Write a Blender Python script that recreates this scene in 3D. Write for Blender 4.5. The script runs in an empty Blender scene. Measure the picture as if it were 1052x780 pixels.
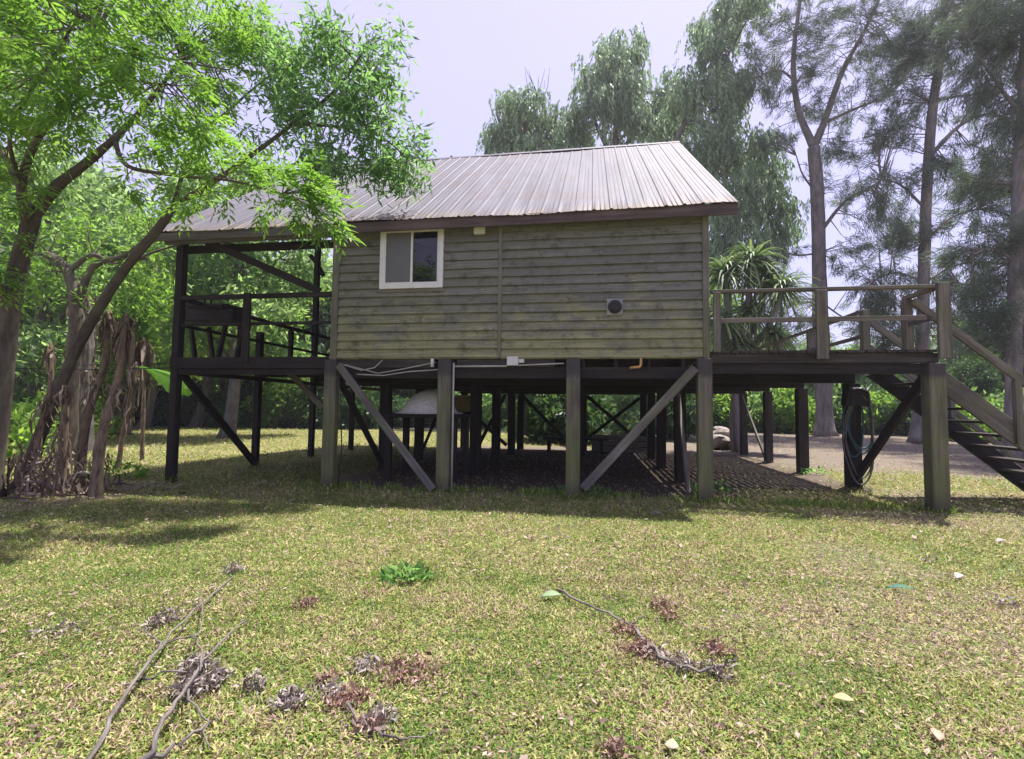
import bpy, math, random
import numpy as np
from mathutils import Matrix, Vector
SC = bpy.context.scene
COL = SC.collection
R = np.random.default_rng(7)
random.seed(7)
# ------------------------------------------------------------------ camera
F_PX, PITCH, ROLL = 510.83, 0.0568, 0.0122
cd = bpy.data.cameras.new('camera'); cam = bpy.data.objects.new('camera', cd); COL.objects.link(cam)
cd.sensor_width = 36; cd.sensor_fit = 'HORIZONTAL'; cd.lens = F_PX/1052*36
cd.clip_start = 0.05; cd.clip_end = 1000
cam.matrix_world = Matrix.Translation((0, 0, 1.5)) @ Matrix.Rotation(math.pi/2+PITCH, 4, 'X') @ Matrix.Rotation(ROLL, 4, 'Z')
SC.camera = cam
# ------------------------------------------------------------------ world, sun, exposure
SUN_D = Vector((0.238, 0.222, 1.0)).normalized()
EL = math.asin(SUN_D.z); AZ = math.atan2(SUN_D.x, SUN_D.y)
wd = bpy.data.worlds.new('World'); SC.world = wd; wd.use_nodes = True
wt = wd.node_tree; wt.nodes.clear()
sky = wt.nodes.new('ShaderNodeTexSky'); sky.sky_type = 'NISHITA'; sky.sun_disc = False
sky.sun_elevation = EL; sky.sun_rotation = AZ; sky.air_density = 1.0; sky.dust_density = 2.0
hz = wt.nodes.new('ShaderNodeMixRGB'); hz.inputs[0].default_value = 0.72
hz.inputs[2].default_value = (3.4, 3.05, 5.1, 1)          # bright lavender-white overcast veil
bg = wt.nodes.new('ShaderNodeBackground'); bg.inputs[1].default_value = 0.112
wo = wt.nodes.new('ShaderNodeOutputWorld')
wt.links.new(sky.outputs[0], hz.inputs[1]); wt.links.new(hz.outputs[0], bg.inputs[0]); wt.links.new(bg.outputs[0], wo.inputs[0])
sl = bpy.data.lights.new('sun', 'SUN'); sl.energy = 4.7; sl.angle = math.radians(1.0); sl.color = (1.0, 0.95, 0.86)
so = bpy.data.objects.new('sun', sl); COL.objects.link(so); so.location = (0, 0, 60)
so.rotation_euler = SUN_D.to_track_quat('Z', 'Y').to_euler()
SC.view_settings.view_transform = 'Standard'; SC.view_settings.look = 'None'
SC.view_settings.gamma = 1; SC.view_settings.exposure = 1.1
HAZE = .0008
SC.render.engine = 'CYCLES'
SC.cycles.max_bounces = 7; SC.cycles.diffuse_bounces = 4; SC.cycles.transmission_bounces = 5; SC.cycles.transparent_max_bounces = 6
SC.cycles.use_denoising = True
SC.cycles.caustics_reflective = False; SC.cycles.caustics_refractive = False

# ------------------------------------------------------------------ measuring helpers
CP, SP, CR, SR = math.cos(PITCH), math.sin(PITCH), math.cos(ROLL), math.sin(ROLL)
def ray(px, py):
    a, b = px-526, py-390
    x, y = a*CR+b*SR, -a*SR+b*CR
    v = -y/F_PX
    return np.array([x/F_PX, CP-v*SP, SP+v*CP])
def at(px, py, Y):
    d = ray(px, py); return np.array([0, 0, 1.5]) + d*(Y/d[1])
def gnd(px, py, z=0.0):
    d = ray(px, py); return np.array([0, 0, 1.5]) + d*((z-1.5)/d[2])
YAW, HX, HY = 0.1601, -3.3502, 9.2274
CA, SA = math.cos(YAW), math.sin(YAW)
def hp(px, py, n=0.0):
    """house-local u, z of a pixel on the plane n"""
    d = ray(px, py); N = np.array([SA, CA])
    t = (n + N[0]*HX + N[1]*HY)/(d[0]*N[0]+d[1]*N[1])
    P = np.array([0, 0, 1.5]) + d*t
    return (P[0]-HX)*CA-(P[1]-HY)*SA, P[2]
def world2house(P):
    x, y = P[0]-HX, P[1]-HY
    return np.array([x*CA-y*SA, x*SA+y*CA, P[2]])
def hs(px, py, u):
    """house-local n, z of a pixel on the plane u"""
    d = ray(px, py); U = np.array([CA, -SA])
    t = (u + U[0]*HX + U[1]*HY)/(d[0]*U[0]+d[1]*U[1])
    P = np.array([0, 0, 1.5]) + d*t
    return (P[0]-HX)*SA+(P[1]-HY)*CA, P[2]
W, F, EZ, EO, ER, RZ, RN, PW, DW, S = 6.642, 2.381, 4.8645, 0.265, 0.4392, 8.7834, 5.1274, 3.286, 3.305, 2.4325
DEP = 4*S

# ------------------------------------------------------------------ object helpers
def tag(o, label=None, cat=None, group=None, kind=None):
    if label: o['label'] = label
    if cat: o['category'] = cat
    if group: o['group'] = group
    if kind: o['kind'] = kind
    return o
def empty(name, loc=(0, 0, 0), rz=0, label=None, cat=None, group=None):
    o = bpy.data.objects.new(name, None); COL.objects.link(o); o.empty_display_size = 0.3
    o.location = loc; o.rotation_euler = (0, 0, rz)
    return tag(o, label, cat, group)
def link(name, me, mat, parent=None):
    o = bpy.data.objects.new(name, me); COL.objects.link(o)
    if mat: me.materials.append(mat)
    if parent: o.parent = parent
    return o
def copy_tree(o, parent=None):
    c = o.copy(); COL.objects.link(c)
    if parent: c.parent = parent
    for ch in [x for x in o.children]: copy_tree(ch, c)
    return c
def nrm(v):
    v = np.asarray(v, float); return v/(np.linalg.norm(v)+1e-12)

class MB:
    """collects solids; gc = coordinates along / across each piece, for grain"""
    def __init__(s): s.v = []; s.f = []; s.g = []; s.r = []
    def _add(s, vs, fs, gs, rnd=None):
        b = len(s.v); s.v += [tuple(x) for x in vs]; s.g += [tuple(x) for x in gs]
        s.f += [tuple(b+i for i in f) for f in fs]
        r = random.random() if rnd is None else rnd
        s.r += [r]*len(fs)
    def beam(s, p, q, w, h, up=(0, 0, 1), taper=1.0, rnd=None):
        p, q = np.asarray(p, float), np.asarray(q, float); L = np.linalg.norm(q-p); d = (q-p)/L
        sd = np.cross(d, up)
        if np.linalg.norm(sd) < 1e-3: sd = np.cross(d, (0, 1, 0))
        sd = nrm(sd); u2 = np.cross(sd, d); o = np.array([random.random()*40, random.random()*40, random.random()*40])
        vs, gs = [], []
        for e, (c, k) in enumerate(((p, 1.0), (q, taper))):
            for a, b in ((-1, -1), (1, -1), (1, 1), (-1, 1)):
                vs.append(c+sd*a*w*k/2+u2*b*h*k/2); gs.append(o+np.array([e*L, a*w/2, b*h/2]))
        s._add(vs, [(0, 1, 2, 3), (7, 6, 5, 4), (4, 5, 1, 0), (5, 6, 2, 1), (6, 7, 3, 2), (7, 4, 0, 3)], gs, rnd)
        return s
    def box(s, x0, x1, y0, y1, z0, z1, rnd=None):
        d = (x1-x0, y1-y0, z1-z0); m = max(range(3), key=lambda i: abs(d[i]))
        cx, cy, cz = (x0+x1)/2, (y0+y1)/2, (z0+z1)/2
        if m == 0: return s.beam((x0, cy, cz), (x1, cy, cz), d[1], d[2], rnd=rnd)
        if m == 1: return s.beam((cx, y0, cz), (cx, y1, cz), d[0], d[2], rnd=rnd)
        return s.beam((cx, cy, z0), (cx, cy, z1), d[0], d[1], up=(0, 1, 0), rnd=rnd)
    def tube(s, pts, radii, n=8, cap=True, wob=0.0, rnd=None):
        pts = [np.asarray(p, float) for p in pts]; m = len(pts)
        if np.isscalar(radii): radii = [radii]*m
        ref = np.array([0.31, 0.95, 0.05]); vs, gs, fs = [], [], []; L = 0; o = np.array([random.random()*40 for _ in range(3)])
        for i, p in enumerate(pts):
            t = nrm(pts[min(i+1, m-1)]-pts[max(i-1, 0)])
            a = nrm(np.cross(t, ref)) if abs(np.dot(t, ref)) < .97 else nrm(np.cross(t, (1, 0, 0)))
            b = np.cross(t, a)
            if i: L += np.linalg.norm(p-pts[i-1])
            for k in range(n):
                th = 2*math.pi*k/n; rr = radii[i]*(1+wob*(random.random()-.5)*2)
                vs.append(p+(a*math.cos(th)+b*math.sin(th))*rr)
                gs.append(o+np.array([L, radii[i]*math.cos(th), radii[i]*math.sin(th)]))
        for i in range(m-1):
            for k in range(n):
                k2 = (k+1) % n; fs.append((i*n+k, i*n+k2, (i+1)*n+k2, (i+1)*n+k))
        if cap:
            fs.append(tuple(range(n))[::-1]); fs.append(tuple((m-1)*n+k for k in range(n)))
        s._add(vs, fs, gs, rnd); return s
    def lathe(s, c, prof, n=24, axis='z', wob=0.0):
        c = np.asarray(c, float); vs, gs, fs = [], [], []
        for r, z in prof:
            for k in range(n):
                th = 2*math.pi*k/n; q = r*(1+wob*(random.random()-.5))
                o = np.array([q*math.cos(th), q*math.sin(th), z])
                if axis == 'y': o = np.array([o[0], -o[2], o[1]])
                vs.append(c+o); gs.append(o)
        m = len(prof)
        for i in range(m-1):
            for k in range(n):
                k2 = (k+1) % n; fs.append((i*n+k, i*n+k2, (i+1)*n+k2, (i+1)*n+k))
        fs.append(tuple(range(n))[::-1]); fs.append(tuple((m-1)*n+k for k in range(n)))
        s._add(vs, fs, gs); return s
    def prism(s, poly, axis_fn, a, b):
        """poly: list of 2D points, axis_fn(p2, t) -> 3D"""
        n = len(poly); vs = [axis_fn(p, a) for p in poly]+[axis_fn(p, b) for p in poly]
        o = np.array([random.random()*40 for _ in range(3)])
        gs = [o+np.array([a, p[0], p[1]]) for p in poly]+[o+np.array([b, p[0], p[1]]) for p in poly]
        fs = [tuple(range(n))[::-1], tuple(range(n, 2*n))]+[(i, (i+1) % n, n+(i+1) % n, n+i) for i in range(n)]
        s._add(vs, fs, gs); return s
    def build(s, name, mat, parent=None, smooth=False, bevel=0.0):
        me = bpy.data.meshes.new(name); me.from_pydata(s.v, [], s.f); me.update()
        a = me.attributes.new('gc', 'FLOAT_VECTOR', 'POINT'); a.data.foreach_set('vector', np.array(s.g, dtype=np.float32).ravel())
        r = me.attributes.new('rnd', 'FLOAT', 'FACE'); r.data.foreach_set('value', np.array(s.r, dtype=np.float32))
        if smooth: me.polygons.foreach_set('use_smooth', [True]*len(me.polygons))
        o = link(name, me, mat, parent)
        if bevel:
            b = o.modifiers.new('bevel', 'BEVEL'); b.width = bevel; b.segments = 1; b.limit_method = 'ANGLE'
        return o

def qmesh(name, q, rnd, mat, parent=None):
    """q: (N,4,3) quads, one random value each"""
    N = len(q); me = bpy.data.meshes.new(name)
    me.vertices.add(4*N); me.vertices.foreach_set('co', np.ascontiguousarray(q, dtype=np.float32).ravel())
    me.loops.add(4*N); me.loops.foreach_set('vertex_index', np.arange(4*N, dtype=np.int32))
    me.polygons.add(N); me.polygons.foreach_set('loop_start', np.arange(0, 4*N, 4, dtype=np.int32))
    me.update(calc_edges=True)
    a = me.attributes.new('rnd', 'FLOAT', 'FACE'); a.data.foreach_set('value', np.asarray(rnd, dtype=np.float32))
    return link(name, me, mat, parent)

# ------------------------------------------------------------------ materials
class T:
    def __init__(s, name):
        s.m = bpy.data.materials.new(name); s.m.use_nodes = True; s.t = s.m.node_tree; s.t.nodes.clear()
        s.out = s.t.nodes.new('ShaderNodeOutputMaterial')
    def n(s, typ, ins=None, **pr):
        nd = s.t.nodes.new('ShaderNode'+typ)
        for k, v in pr.items(): setattr(nd, k, v)
        for k, v in (ins or {}).items():
            if isinstance(v, bpy.types.NodeSocket): s.t.links.new(v, nd.inputs[k])
            else: nd.inputs[k].default_value = v
        return nd
    def attr(s, name, o='Vector'): return s.n('Attribute', attribute_name=name).outputs[o]
    def scale(s, v, sc): return s.n('VectorMath', {0: v, 1: sc}, operation='MULTIPLY').outputs[0]
    def noise(s, v, scale=1, detail=5, rough=.6, o=0): return s.n('TexNoise', {'Vector': v, 'Scale': scale, 'Detail': detail, 'Roughness': rough}).outputs[o]
    def ramp(s, fac, stops):
        nd = s.n('ValToRGB', {0: fac}); e = nd.color_ramp.elements
        while len(e) > 1: e.remove(e[0])
        e[0].position = stops[0][0]; e[0].color = (*stops[0][1], 1) if not np.isscalar(stops[0][1]) else (stops[0][1],)*3+(1,)
        for p, c in stops[1:]:
            x = e.new(p); x.color = (*c, 1) if not np.isscalar(c) else (c, c, c, 1)
        return nd.outputs[0]
    def mix(s, f, a, b, mode='MIX'): return s.n('MixRGB', {0: f, 1: a if not isinstance(a, tuple) else (*a, 1), 2: b if not isinstance(b, tuple) else (*b, 1)}, blend_type=mode).outputs[0]
    def math(s, op, a, b=0.0): return s.n('Math', {0: a, 1: b}, operation=op).outputs[0]
    def bsdf(s, col, rough=.8, bump=None, bs=.3, bd=.01, metal=0.0, spec=.3):
        ins = {'Base Color': col if not isinstance(col, tuple) else (*col, 1), 'Roughness': rough, 'Metallic': metal, 'Specular IOR Level': spec}
        if bump is not None: ins['Normal'] = s.n('Bump', {'Height': bump, 'Strength': bs, 'Distance': bd}).outputs[0]
        return s.n('BsdfPrincipled', ins).outputs[0]
    def fin(s, sh): s.t.links.new(sh, s.out.inputs[0]); return s.m

def wood(name, dark, mid, light, moss=None, moss_z=None, moss_cut=.5, gs=1.0, rough=.85, pale=None, head=None):
    t = T(name); g = t.attr('gc')
    a = t.noise(t.scale(g, (1.1*gs, 22*gs, 22*gs)), 1, 6, .65)
    b = t.noise(t.scale(g, (1.0, 3.5, 3.5)), 1, 4, .6)
    c = t.ramp(a, [(.28, dark), (.5, mid), (.72, light)])
    c = t.mix(t.ramp(b, [(.35, .55), (.62, 0.0)]), c, tuple(x*.45 for x in dark))
    if pale: c = t.mix(t.ramp(t.noise(t.scale(g, (1.5, 30, 30)), 1.6, 6, .75), [(.66, 0.0), (.74, .7)]), c, pale)
    if moss:
        ob = t.n('TexCoord').outputs['Object']
        mn = t.noise(ob, 2.3, 6, .7)
        if moss_z:
            z = t.n('SeparateXYZ', {0: ob}).outputs[2]
            zr = t.n('MapRange', {0: z, 1: moss_z[0], 2: moss_z[1], 3: 1.0, 4: 0.0}).outputs[0]
            mn = t.math('ADD', mn, t.math('MULTIPLY', t.math('SUBTRACT', zr, .5), .35))
        f = t.ramp(mn, [(moss_cut-.1, 0.0), (moss_cut+.16, .85)])
        c = t.mix(f, c, t.ramp(a, [(.3, tuple(x*.6 for x in moss)), (.65, moss)]))
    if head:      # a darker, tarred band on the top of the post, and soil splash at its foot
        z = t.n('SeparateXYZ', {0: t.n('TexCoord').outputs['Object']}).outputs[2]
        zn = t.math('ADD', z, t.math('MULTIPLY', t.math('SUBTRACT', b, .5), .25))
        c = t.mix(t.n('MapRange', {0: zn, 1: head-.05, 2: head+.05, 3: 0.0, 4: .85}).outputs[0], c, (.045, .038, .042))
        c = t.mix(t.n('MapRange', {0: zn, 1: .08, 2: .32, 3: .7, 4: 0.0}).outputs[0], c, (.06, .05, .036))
    return t.fin(t.bsdf(c, rough, a, .5, .006))
def plain(name, col, rough=.7, metal=0.0, var=.25, scale=6.0, spec=.3):
    t = T(name); ob = t.n('TexCoord').outputs['Object']; a = t.noise(ob, scale, 6, .65)
    c = t.ramp(a, [(.3, tuple(x*(1-var) for x in col)), (.7, tuple(min(1, x*(1+var)) for x in col))])
    return t.fin(t.bsdf(c, rough, a, .15, .005, metal, spec))
def leafmat(name, stops, tstops, trans=.45, rough=.5, spec=.35):
    t = T(name); r = t.attr('rnd', 'Fac')
    d = t.bsdf(t.ramp(r, stops), rough, spec=spec)
    tr = t.n('BsdfTranslucent', {0: t.ramp(r, tstops)}).outputs[0]
    return t.fin(t.n('MixShader', {0: trans, 1: d, 2: tr}).outputs[0])
def bark(name, dark, light, moss=None, s=1.0):
    t = T(name); g = t.attr('gc'); ob = t.n('TexCoord').outputs['Object']
    a = t.noise(t.scale(g, (2.2*s, 9*s, 9*s)), 1, 7, .7)
    c = t.ramp(a, [(.3, dark), (.68, light)])
    if moss: c = t.mix(t.ramp(t.noise(ob, 1.7, 5, .6), [(.5, 0.0), (.68, .75)]), c, moss)
    return t.fin(t.bsdf(c, .92, a, .9, .03, spec=.15))

M = {}
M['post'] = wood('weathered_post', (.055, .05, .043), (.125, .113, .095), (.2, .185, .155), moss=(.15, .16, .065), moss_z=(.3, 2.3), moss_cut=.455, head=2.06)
M['brace'] = wood('grey_timber', (.08, .073, .066), (.16, .15, .135), (.25, .235, .21), moss=(.15, .16, .075), moss_cut=.6)
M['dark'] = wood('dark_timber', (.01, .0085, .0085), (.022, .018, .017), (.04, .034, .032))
M['deck'] = wood('deck_timber', (.022, .018, .017), (.05, .042, .038), (.09, .078, .07))
M['rail'] = wood('rail_timber', (.065, .056, .051), (.145, .127, .117), (.24, .215, .2), moss=(.15, .155, .08), moss_cut=.53)
M['fascia'] = wood('fascia_paint', (.06, .043, .042), (.1, .072, .07), (.145, .112, .108), gs=.7)
M['porchfascia'] = wood('grey_fascia_board', (.075, .068, .068), (.14, .13, .13), (.2, .185, .185))
M['trim'] = wood('trim_timber', (.11, .102, .085), (.175, .165, .14), (.24, .23, .2), moss=(.17, .165, .095), moss_z=(2.4, 4.6), moss_cut=.56)
# siding: green-grey paint, mossy and yellow towards the bottom, a few peeled pale spots
def siding():
    t = T('siding_paint'); g = t.attr('gc'); ob = t.n('TexCoord').outputs['Object']; r = t.attr('rnd', 'Fac')
    a = t.noise(t.scale(g, (1.0, 10, 26)), 1, 6, .7)
    c = t.ramp(a, [(.3, (.116, .118, .1)), (.55, (.172, .175, .147)), (.75, (.225, .228, .194))])
    c = t.mix(t.ramp(r, [(0, .5), (.5, .1), (1, 0.0)]), c, (.095, .093, .078))
    z = t.n('SeparateXYZ', {0: ob}).outputs[2]
    zr = t.n('MapRange', {0: z, 1: 2.4, 2: 4.3, 3: 1.0, 4: 0.0}).outputs[0]
    mo = t.math('ADD', t.noise(t.scale(ob, (1, 1, 2.2)), 1.5, 6, .7), t.math('MULTIPLY', t.math('SUBTRACT', zr, .5), .42))
    c = t.mix(t.ramp(mo, [(.46, 0.0), (.7, .85)]), c, t.ramp(a, [(.3, (.16, .16, .075)), (.7, (.32, .315, .165))]))
    # dark mildew smears
    mi = t.noise(t.scale(ob, (2.2, 1, 3.2)), 1.5, 7, .75)
    c = t.mix(t.ramp(mi, [(.5, 0.0), (.66, .75)]), c, (.056, .052, .036))
    # peeled flecks showing pale primer
    pk = t.noise(t.scale(ob, (1.5, 1, 9)), 2.4, 8, .75)
    c = t.mix(t.ramp(pk, [(.625, 0.0), (.66, .75)]), c, (.42, .4, .36))
    return t.fin(t.bsdf(c, .8, a, .35, .004))
M['siding'] = siding()
def roofmat():
    t = T('roof_sheet'); ob = t.n('TexCoord').outputs['Object']
    st = t.noise(t.scale(ob, (7, .35, .35)), 1, 6, .7)
    bl = t.noise(ob, .9, 6, .65)
    c = t.ramp(st, [(.3, (.078, .073, .092)), (.5, (.122, .116, .145)), (.72, (.16, .154, .19))])
    c = t.mix(t.ramp(bl, [(.5, 0.0), (.66, .6)]), c, (.115, .08, .08))
    sp = t.noise(t.scale(ob, (3, 1.2, 1.2)), 1.6, 7, .8)
    c = t.mix(t.ramp(sp, [(.63, 0.0), (.68, .8)]), c, (.07, .052, .04))
    y = t.n('SeparateXYZ', {0: ob}).outputs[1]
    lo = t.n('MapRange', {0: t.math('ABSOLUTE', t.math('SUBTRACT', y, RN)), 1: 5.05, 2: 5.45, 3: 0.0, 4: 1.0}).outputs[0]
    c = t.mix(t.math('MULTIPLY', lo, t.ramp(t.noise(ob, 6, 4), [(.4, .2), (.6, .85)])), c, (.17, .12, .075))
    return t.fin(t.bsdf(c, .62, st, .1, .004, 0.0, .2))
M['roof'] = roofmat()
M['white'] = plain('window_white', (.64, .64, .65), .5, var=.08)
M['whitebox'] = plain('box_white', (.55, .55, .54), .5, var=.1)
M['screen'] = plain('window_screen', (.12, .12, .13), .55, var=.1, scale=3)
t_ = T('window_glass'); M['glass'] = t_.fin(t_.bsdf((.008, .009, .012), .02, spec=.6))
M['black'] = plain('black_plastic', (.015, .015, .016), .45)
M['copper'] = plain('copper_pipe', (.5, .3, .12), .4, .5)
M['pvc'] = plain('grey_pipe', (.35, .34, .31), .6)
M['plate'] = plain('vent_plate', (.24, .24, .235), .6)
M['hose_blue'] = plain('hose_blue_green', (.03, .09, .11), .45)
M['hose_grey'] = plain('hose_grey', (.12, .11, .11), .5)
M['stone'] = plain('stone', (.3, .26, .24), .9, var=.5, scale=4)
M['concrete'] = plain('concrete', (.32, .3, .28), .9, var=.2, scale=3)
def mottled():
    t = T('mottled_dome'); ob = t.n('TexCoord').outputs['Object']
    v = t.n('TexVoronoi', {'Vector': ob, 'Scale': 16.0}).outputs[0]; a = t.noise(ob, 22, 6, .8)
    c = t.ramp(a, [(.32, (.3, .285, .25)), (.42, (.7, .68, .62)), (.6, (.9, .88, .82))])
    return t.fin(t.bsdf(c, .9, v, .6, .02))
M['dome'] = mottled()
M['olive'] = plain('olive_box', (.2, .18, .08), .7, var=.3)
M['bark_dark'] = bark('bark_dark', (.045, .035, .03), (.15, .122, .105), (.13, .135, .085))
M['bark_grey'] = bark('bark_grey', (.07, .06, .058), (.21, .185, .175))
M['bark_far'] = bark('bark_pinkish', (.085, .074, .072), (.27, .238, .232), s=.5)
M['bark_twig'] = bark('bark_twig', (.03, .026, .022), (.08, .07, .06))
M['stalk'] = bark('dry_stalk', (.05, .036, .027), (.3, .225, .16), s=2.2)
M['dead_wood'] = bark('dead_wood', (.1, .085, .078), (.3, .265, .245), s=4)
G = lambda *s: list(s)
M['leaf_near'] = leafmat('leaf_bright', G((0, (.05, .115, .018)), (.5, (.085, .19, .03)), (1, (.15, .28, .05))), G((0, (.14, .3, .03)), (.6, (.28, .52, .06)), (1, (.42, .66, .1))), .5)
M['leaf_mid'] = leafmat('leaf_mid', G((0, (.045, .11, .034)), (.6, (.085, .18, .055)), (1, (.15, .28, .09))), G((0, (.16, .34, .08)), (.6, (.28, .52, .13)), (1, (.42, .68, .2))), .55)
M['leaf_wood'] = leafmat('leaf_wood', G((0, (.04, .085, .03)), (.6, (.09, .17, .055)), (1, (.17, .27, .09))), G((0, (.18, .33, .09)), (.6, (.36, .56, .16)), (1, (.58, .74, .3))), .55)
M['leaf_dark'] = leafmat('leaf_dark', G((0, (.02, .05, .022)), (.6, (.042, .09, .036)), (1, (.08, .14, .052))), G((0, (.05, .12, .03)), (1, (.16, .3, .07))), .35)
M['leaf_lime'] = leafmat('leaf_lime', G((0, (.06, .13, .02)), (.6, (.12, .24, .035)), (1, (.2, .33, .05))), G((0, (.16, .34, .04)), (1, (.45, .68, .1))), .5)
M['leaf_willow'] = leafmat('leaf_willow', G((0, (.13, .19, .125)), (.6, (.25, .35, .22)), (1, (.38, .5, .32))), G((0, (.27, .42, .22)), (1, (.52, .7, .4))), .45)
M['needle'] = leafmat('needle', G((0, (.055, .078, .064)), (.6, (.105, .14, .103)), (1, (.17, .22, .145))), G((0, (.1, .15, .1)), (1, (.25, .36, .19))), .35)
M['sword'] = leafmat('sword_leaf', G((0, (.06, .11, .05)), (.7, (.13, .21, .08)), (1, (.25, .31, .14))), G((0, (.1, .2, .05)), (1, (.3, .42, .12))), .3)
M['banana'] = leafmat('banana_leaf', G((0, (.1, .24, .03)), (1, (.14, .3, .04))), G((0, (.3, .62, .05)), (1, (.4, .72, .08))), .55)
M['dry_leaf'] = leafmat('dry_leaf', G((0, (.11, .088, .08)), (.5, (.29, .245, .225)), (1, (.54, .48, .45))), G((0, (.12, .08, .06)), (1, (.3, .2, .14))), .2, .8, .15)
M['dry_red'] = leafmat('dry_red_leaf', G((0, (.14, .075, .06)), (.5, (.31, .19, .155)), (1, (.5, .37, .32))), G((0, (.12, .05, .03)), (1, (.34, .16, .1))), .2, .8, .15)
M['drape'] = leafmat('dry_drape', G((0, (.06, .045, .034)), (.5, (.16, .12, .09)), (1, (.36, .3, .25))), G((0, (.1, .07, .04)), (1, (.3, .22, .14))), .2, .85, .1)
M['straw'] = leafmat('fallen_litter', G((0, (.08, .05, .045)), (.4, (.19, .125, .105)), (.7, (.34, .26, .21)), (.93, (.42, .34, .29)), (1, (.44, .32, .12))), G((0, (.1, .06, .03)), (1, (.3, .2, .1))), .15, .8, .2)
M['grass'] = leafmat('grass_blade', G((0, (.055, .12, .018)), (.22, (.14, .24, .035)), (.42, (.26, .33, .07)), (.56, (.41, .39, .13)), (.68, (.5, .41, .22)), (.78, (.52, .39, .3)), (.85, (.36, .24, .2)), (1, (.08, .05, .042))),
                     G((0, (.15, .3, .03)), (.5, (.35, .42, .08)), (1, (.3, .22, .1))), .25, .6, .3)
def groundmat():
    t = T('lawn_soil'); ob = t.n('TexCoord').outputs['Object']; d = t.attr('dirt', 'Fac')
    a = t.noise(ob, 1.1, 6, .65); b = t.noise(ob, 26, 6, .75); c3 = t.noise(ob, 7, 5, .7)
    lawn = t.ramp(b, [(.3, (.085, .07, .035)), (.5, (.2, .175, .08)), (.7, (.36, .3, .17))])
    lawn = t.mix(t.ramp(a, [(.4, 0.0), (.65, .6)]), lawn, t.ramp(c3, [(.35, (.13, .165, .05)), (.65, (.27, .28, .09))]))
    soil = t.ramp(b, [(.3, (.1, .078, .063)), (.5, (.178, .145, .12)), (.72, (.265, .222, .187))])
    soil = t.mix(t.ramp(c3, [(.52, 0.0), (.7, .55)]), soil, (.16, .15, .07))
    soil = t.mix(t.attr('under_shade', 'Fac'), soil, t.ramp(b, [(.3, (.05, .037, .03)), (.7, (.12, .092, .076))]))
    f = t.ramp(t.math('ADD', d, t.math('MULTIPLY', t.math('SUBTRACT', c3, .5), .7)), [(.35, 0.0), (.65, 1.0)])
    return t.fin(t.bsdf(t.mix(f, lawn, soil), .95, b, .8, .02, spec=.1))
M['ground'] = groundmat()

# ------------------------------------------------------------------ haze
b = MB(); b.box(-75, 75, -6, 64, -1, 48); hm = bpy.data.materials.new('haze'); hm.use_nodes = True; hm.node_tree.nodes.clear()
ho = hm.node_tree.nodes.new('ShaderNodeOutputMaterial'); hv = hm.node_tree.nodes.new('ShaderNodeVolumePrincipled')
hv.inputs['Density'].default_value = HAZE; hv.inputs['Color'].default_value = (.93, .92, 1.0, 1); hv.inputs['Anisotropy'].default_value = .3
hm.node_tree.links.new(hv.outputs[0], ho.inputs[1]); tag(b.build('haze', hm), 'thin pale haze in the air', 'haze', kind='stuff')
# ------------------------------------------------------------------ ground
def vnoise(x, y, s, seed=0):
    """cheap smooth value noise"""
    r = np.random.default_rng(seed); tb = r.random((64, 64))
    x, y = np.asarray(x)*s, np.asarray(y)*s
    xi, yi = np.floor(x).astype(int), np.floor(y).astype(int); fx, fy = x-xi, y-yi
    fx, fy = fx*fx*(3-2*fx), fy*fy*(3-2*fy)
    g = lambda i, j: tb[i % 64, j % 64]
    return (g(xi, yi)*(1-fx)+g(xi+1, yi)*fx)*(1-fy)+(g(xi, yi+1)*(1-fx)+g(xi+1, yi+1)*fx)*fy
def sstep(a, b, x): t = np.clip((x-a)/(b-a), 0, 1); return t*t*(3-2*t)
def dirt_mask(x, y):
    dx, dy = x-HX, y-HY; u, n = dx*CA-dy*SA, dx*SA+dy*CA
    wob = (vnoise(x, y, .9, 3)-.5)*1.2+(vnoise(x, y, 3.1, 4)-.5)*.5
    under = sstep(-.9, -.1, u+wob*.4)*sstep(-.25, .45, n+wob*.35)*(1-.75*sstep(W+.1, W+1.6, u+wob)*(1-sstep(1.2, 2.6, n+wob)))*(1-sstep(W+DW-.3, W+DW+.6, u+wob))*(1-sstep(DEP+.2, DEP+2.2, n+wob))
    right = sstep(W-.6, W+1.4, u+wob)*sstep(2.9, 6.2, n+wob*1.6)
    near = .55*sstep(.48, .75, vnoise(x, y, .55, 8))*sstep(7, 5, np.hypot(x-6, y-5))
    tree = .6*sstep(1.9, .8, np.hypot((x+7.6)*.8, (y-8.3)*1.0)+wob)
    far = .75*sstep(29, 33, y+wob*2)*sstep(6, -4, x)
    path = .45*sstep(.5, .0, np.abs(y-(9.0+.12*x))-.2+wob*.4)*sstep(-6.6, -6.0, x)*sstep(-2.5, -4.2, x)
    return np.clip(np.maximum.reduce([under, right, near, tree, far, path]), 0, 1)
def height(x, y):
    return (vnoise(x, y, .5, 1)-.5)*.03*sstep(60, 10, np.hypot(x, y))
xs = np.unique(np.concatenate([np.linspace(-300, -24, 30), np.arange(-24, 26, .22), np.linspace(26, 300, 30)]))
ys = np.unique(np.concatenate([np.linspace(-200, -2, 20), np.arange(-2, 36, .22), np.linspace(36, 400, 36)]))
gx, gy = np.meshgrid(xs, ys); nx, ny = len(xs), len(ys)
co = np.stack([gx, gy, height(gx, gy)-.012], -1).reshape(-1, 3)
idx = np.arange(nx*ny).reshape(ny, nx)
fa = np.stack([idx[:-1, :-1], idx[:-1, 1:], idx[1:, 1:], idx[1:, :-1]], -1).reshape(-1, 4)
me = bpy.data.meshes.new('ground'); me.from_pydata(co.tolist(), [], fa.tolist()); me.update()
me.polygons.foreach_set('use_smooth', [True]*len(me.polygons))
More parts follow.
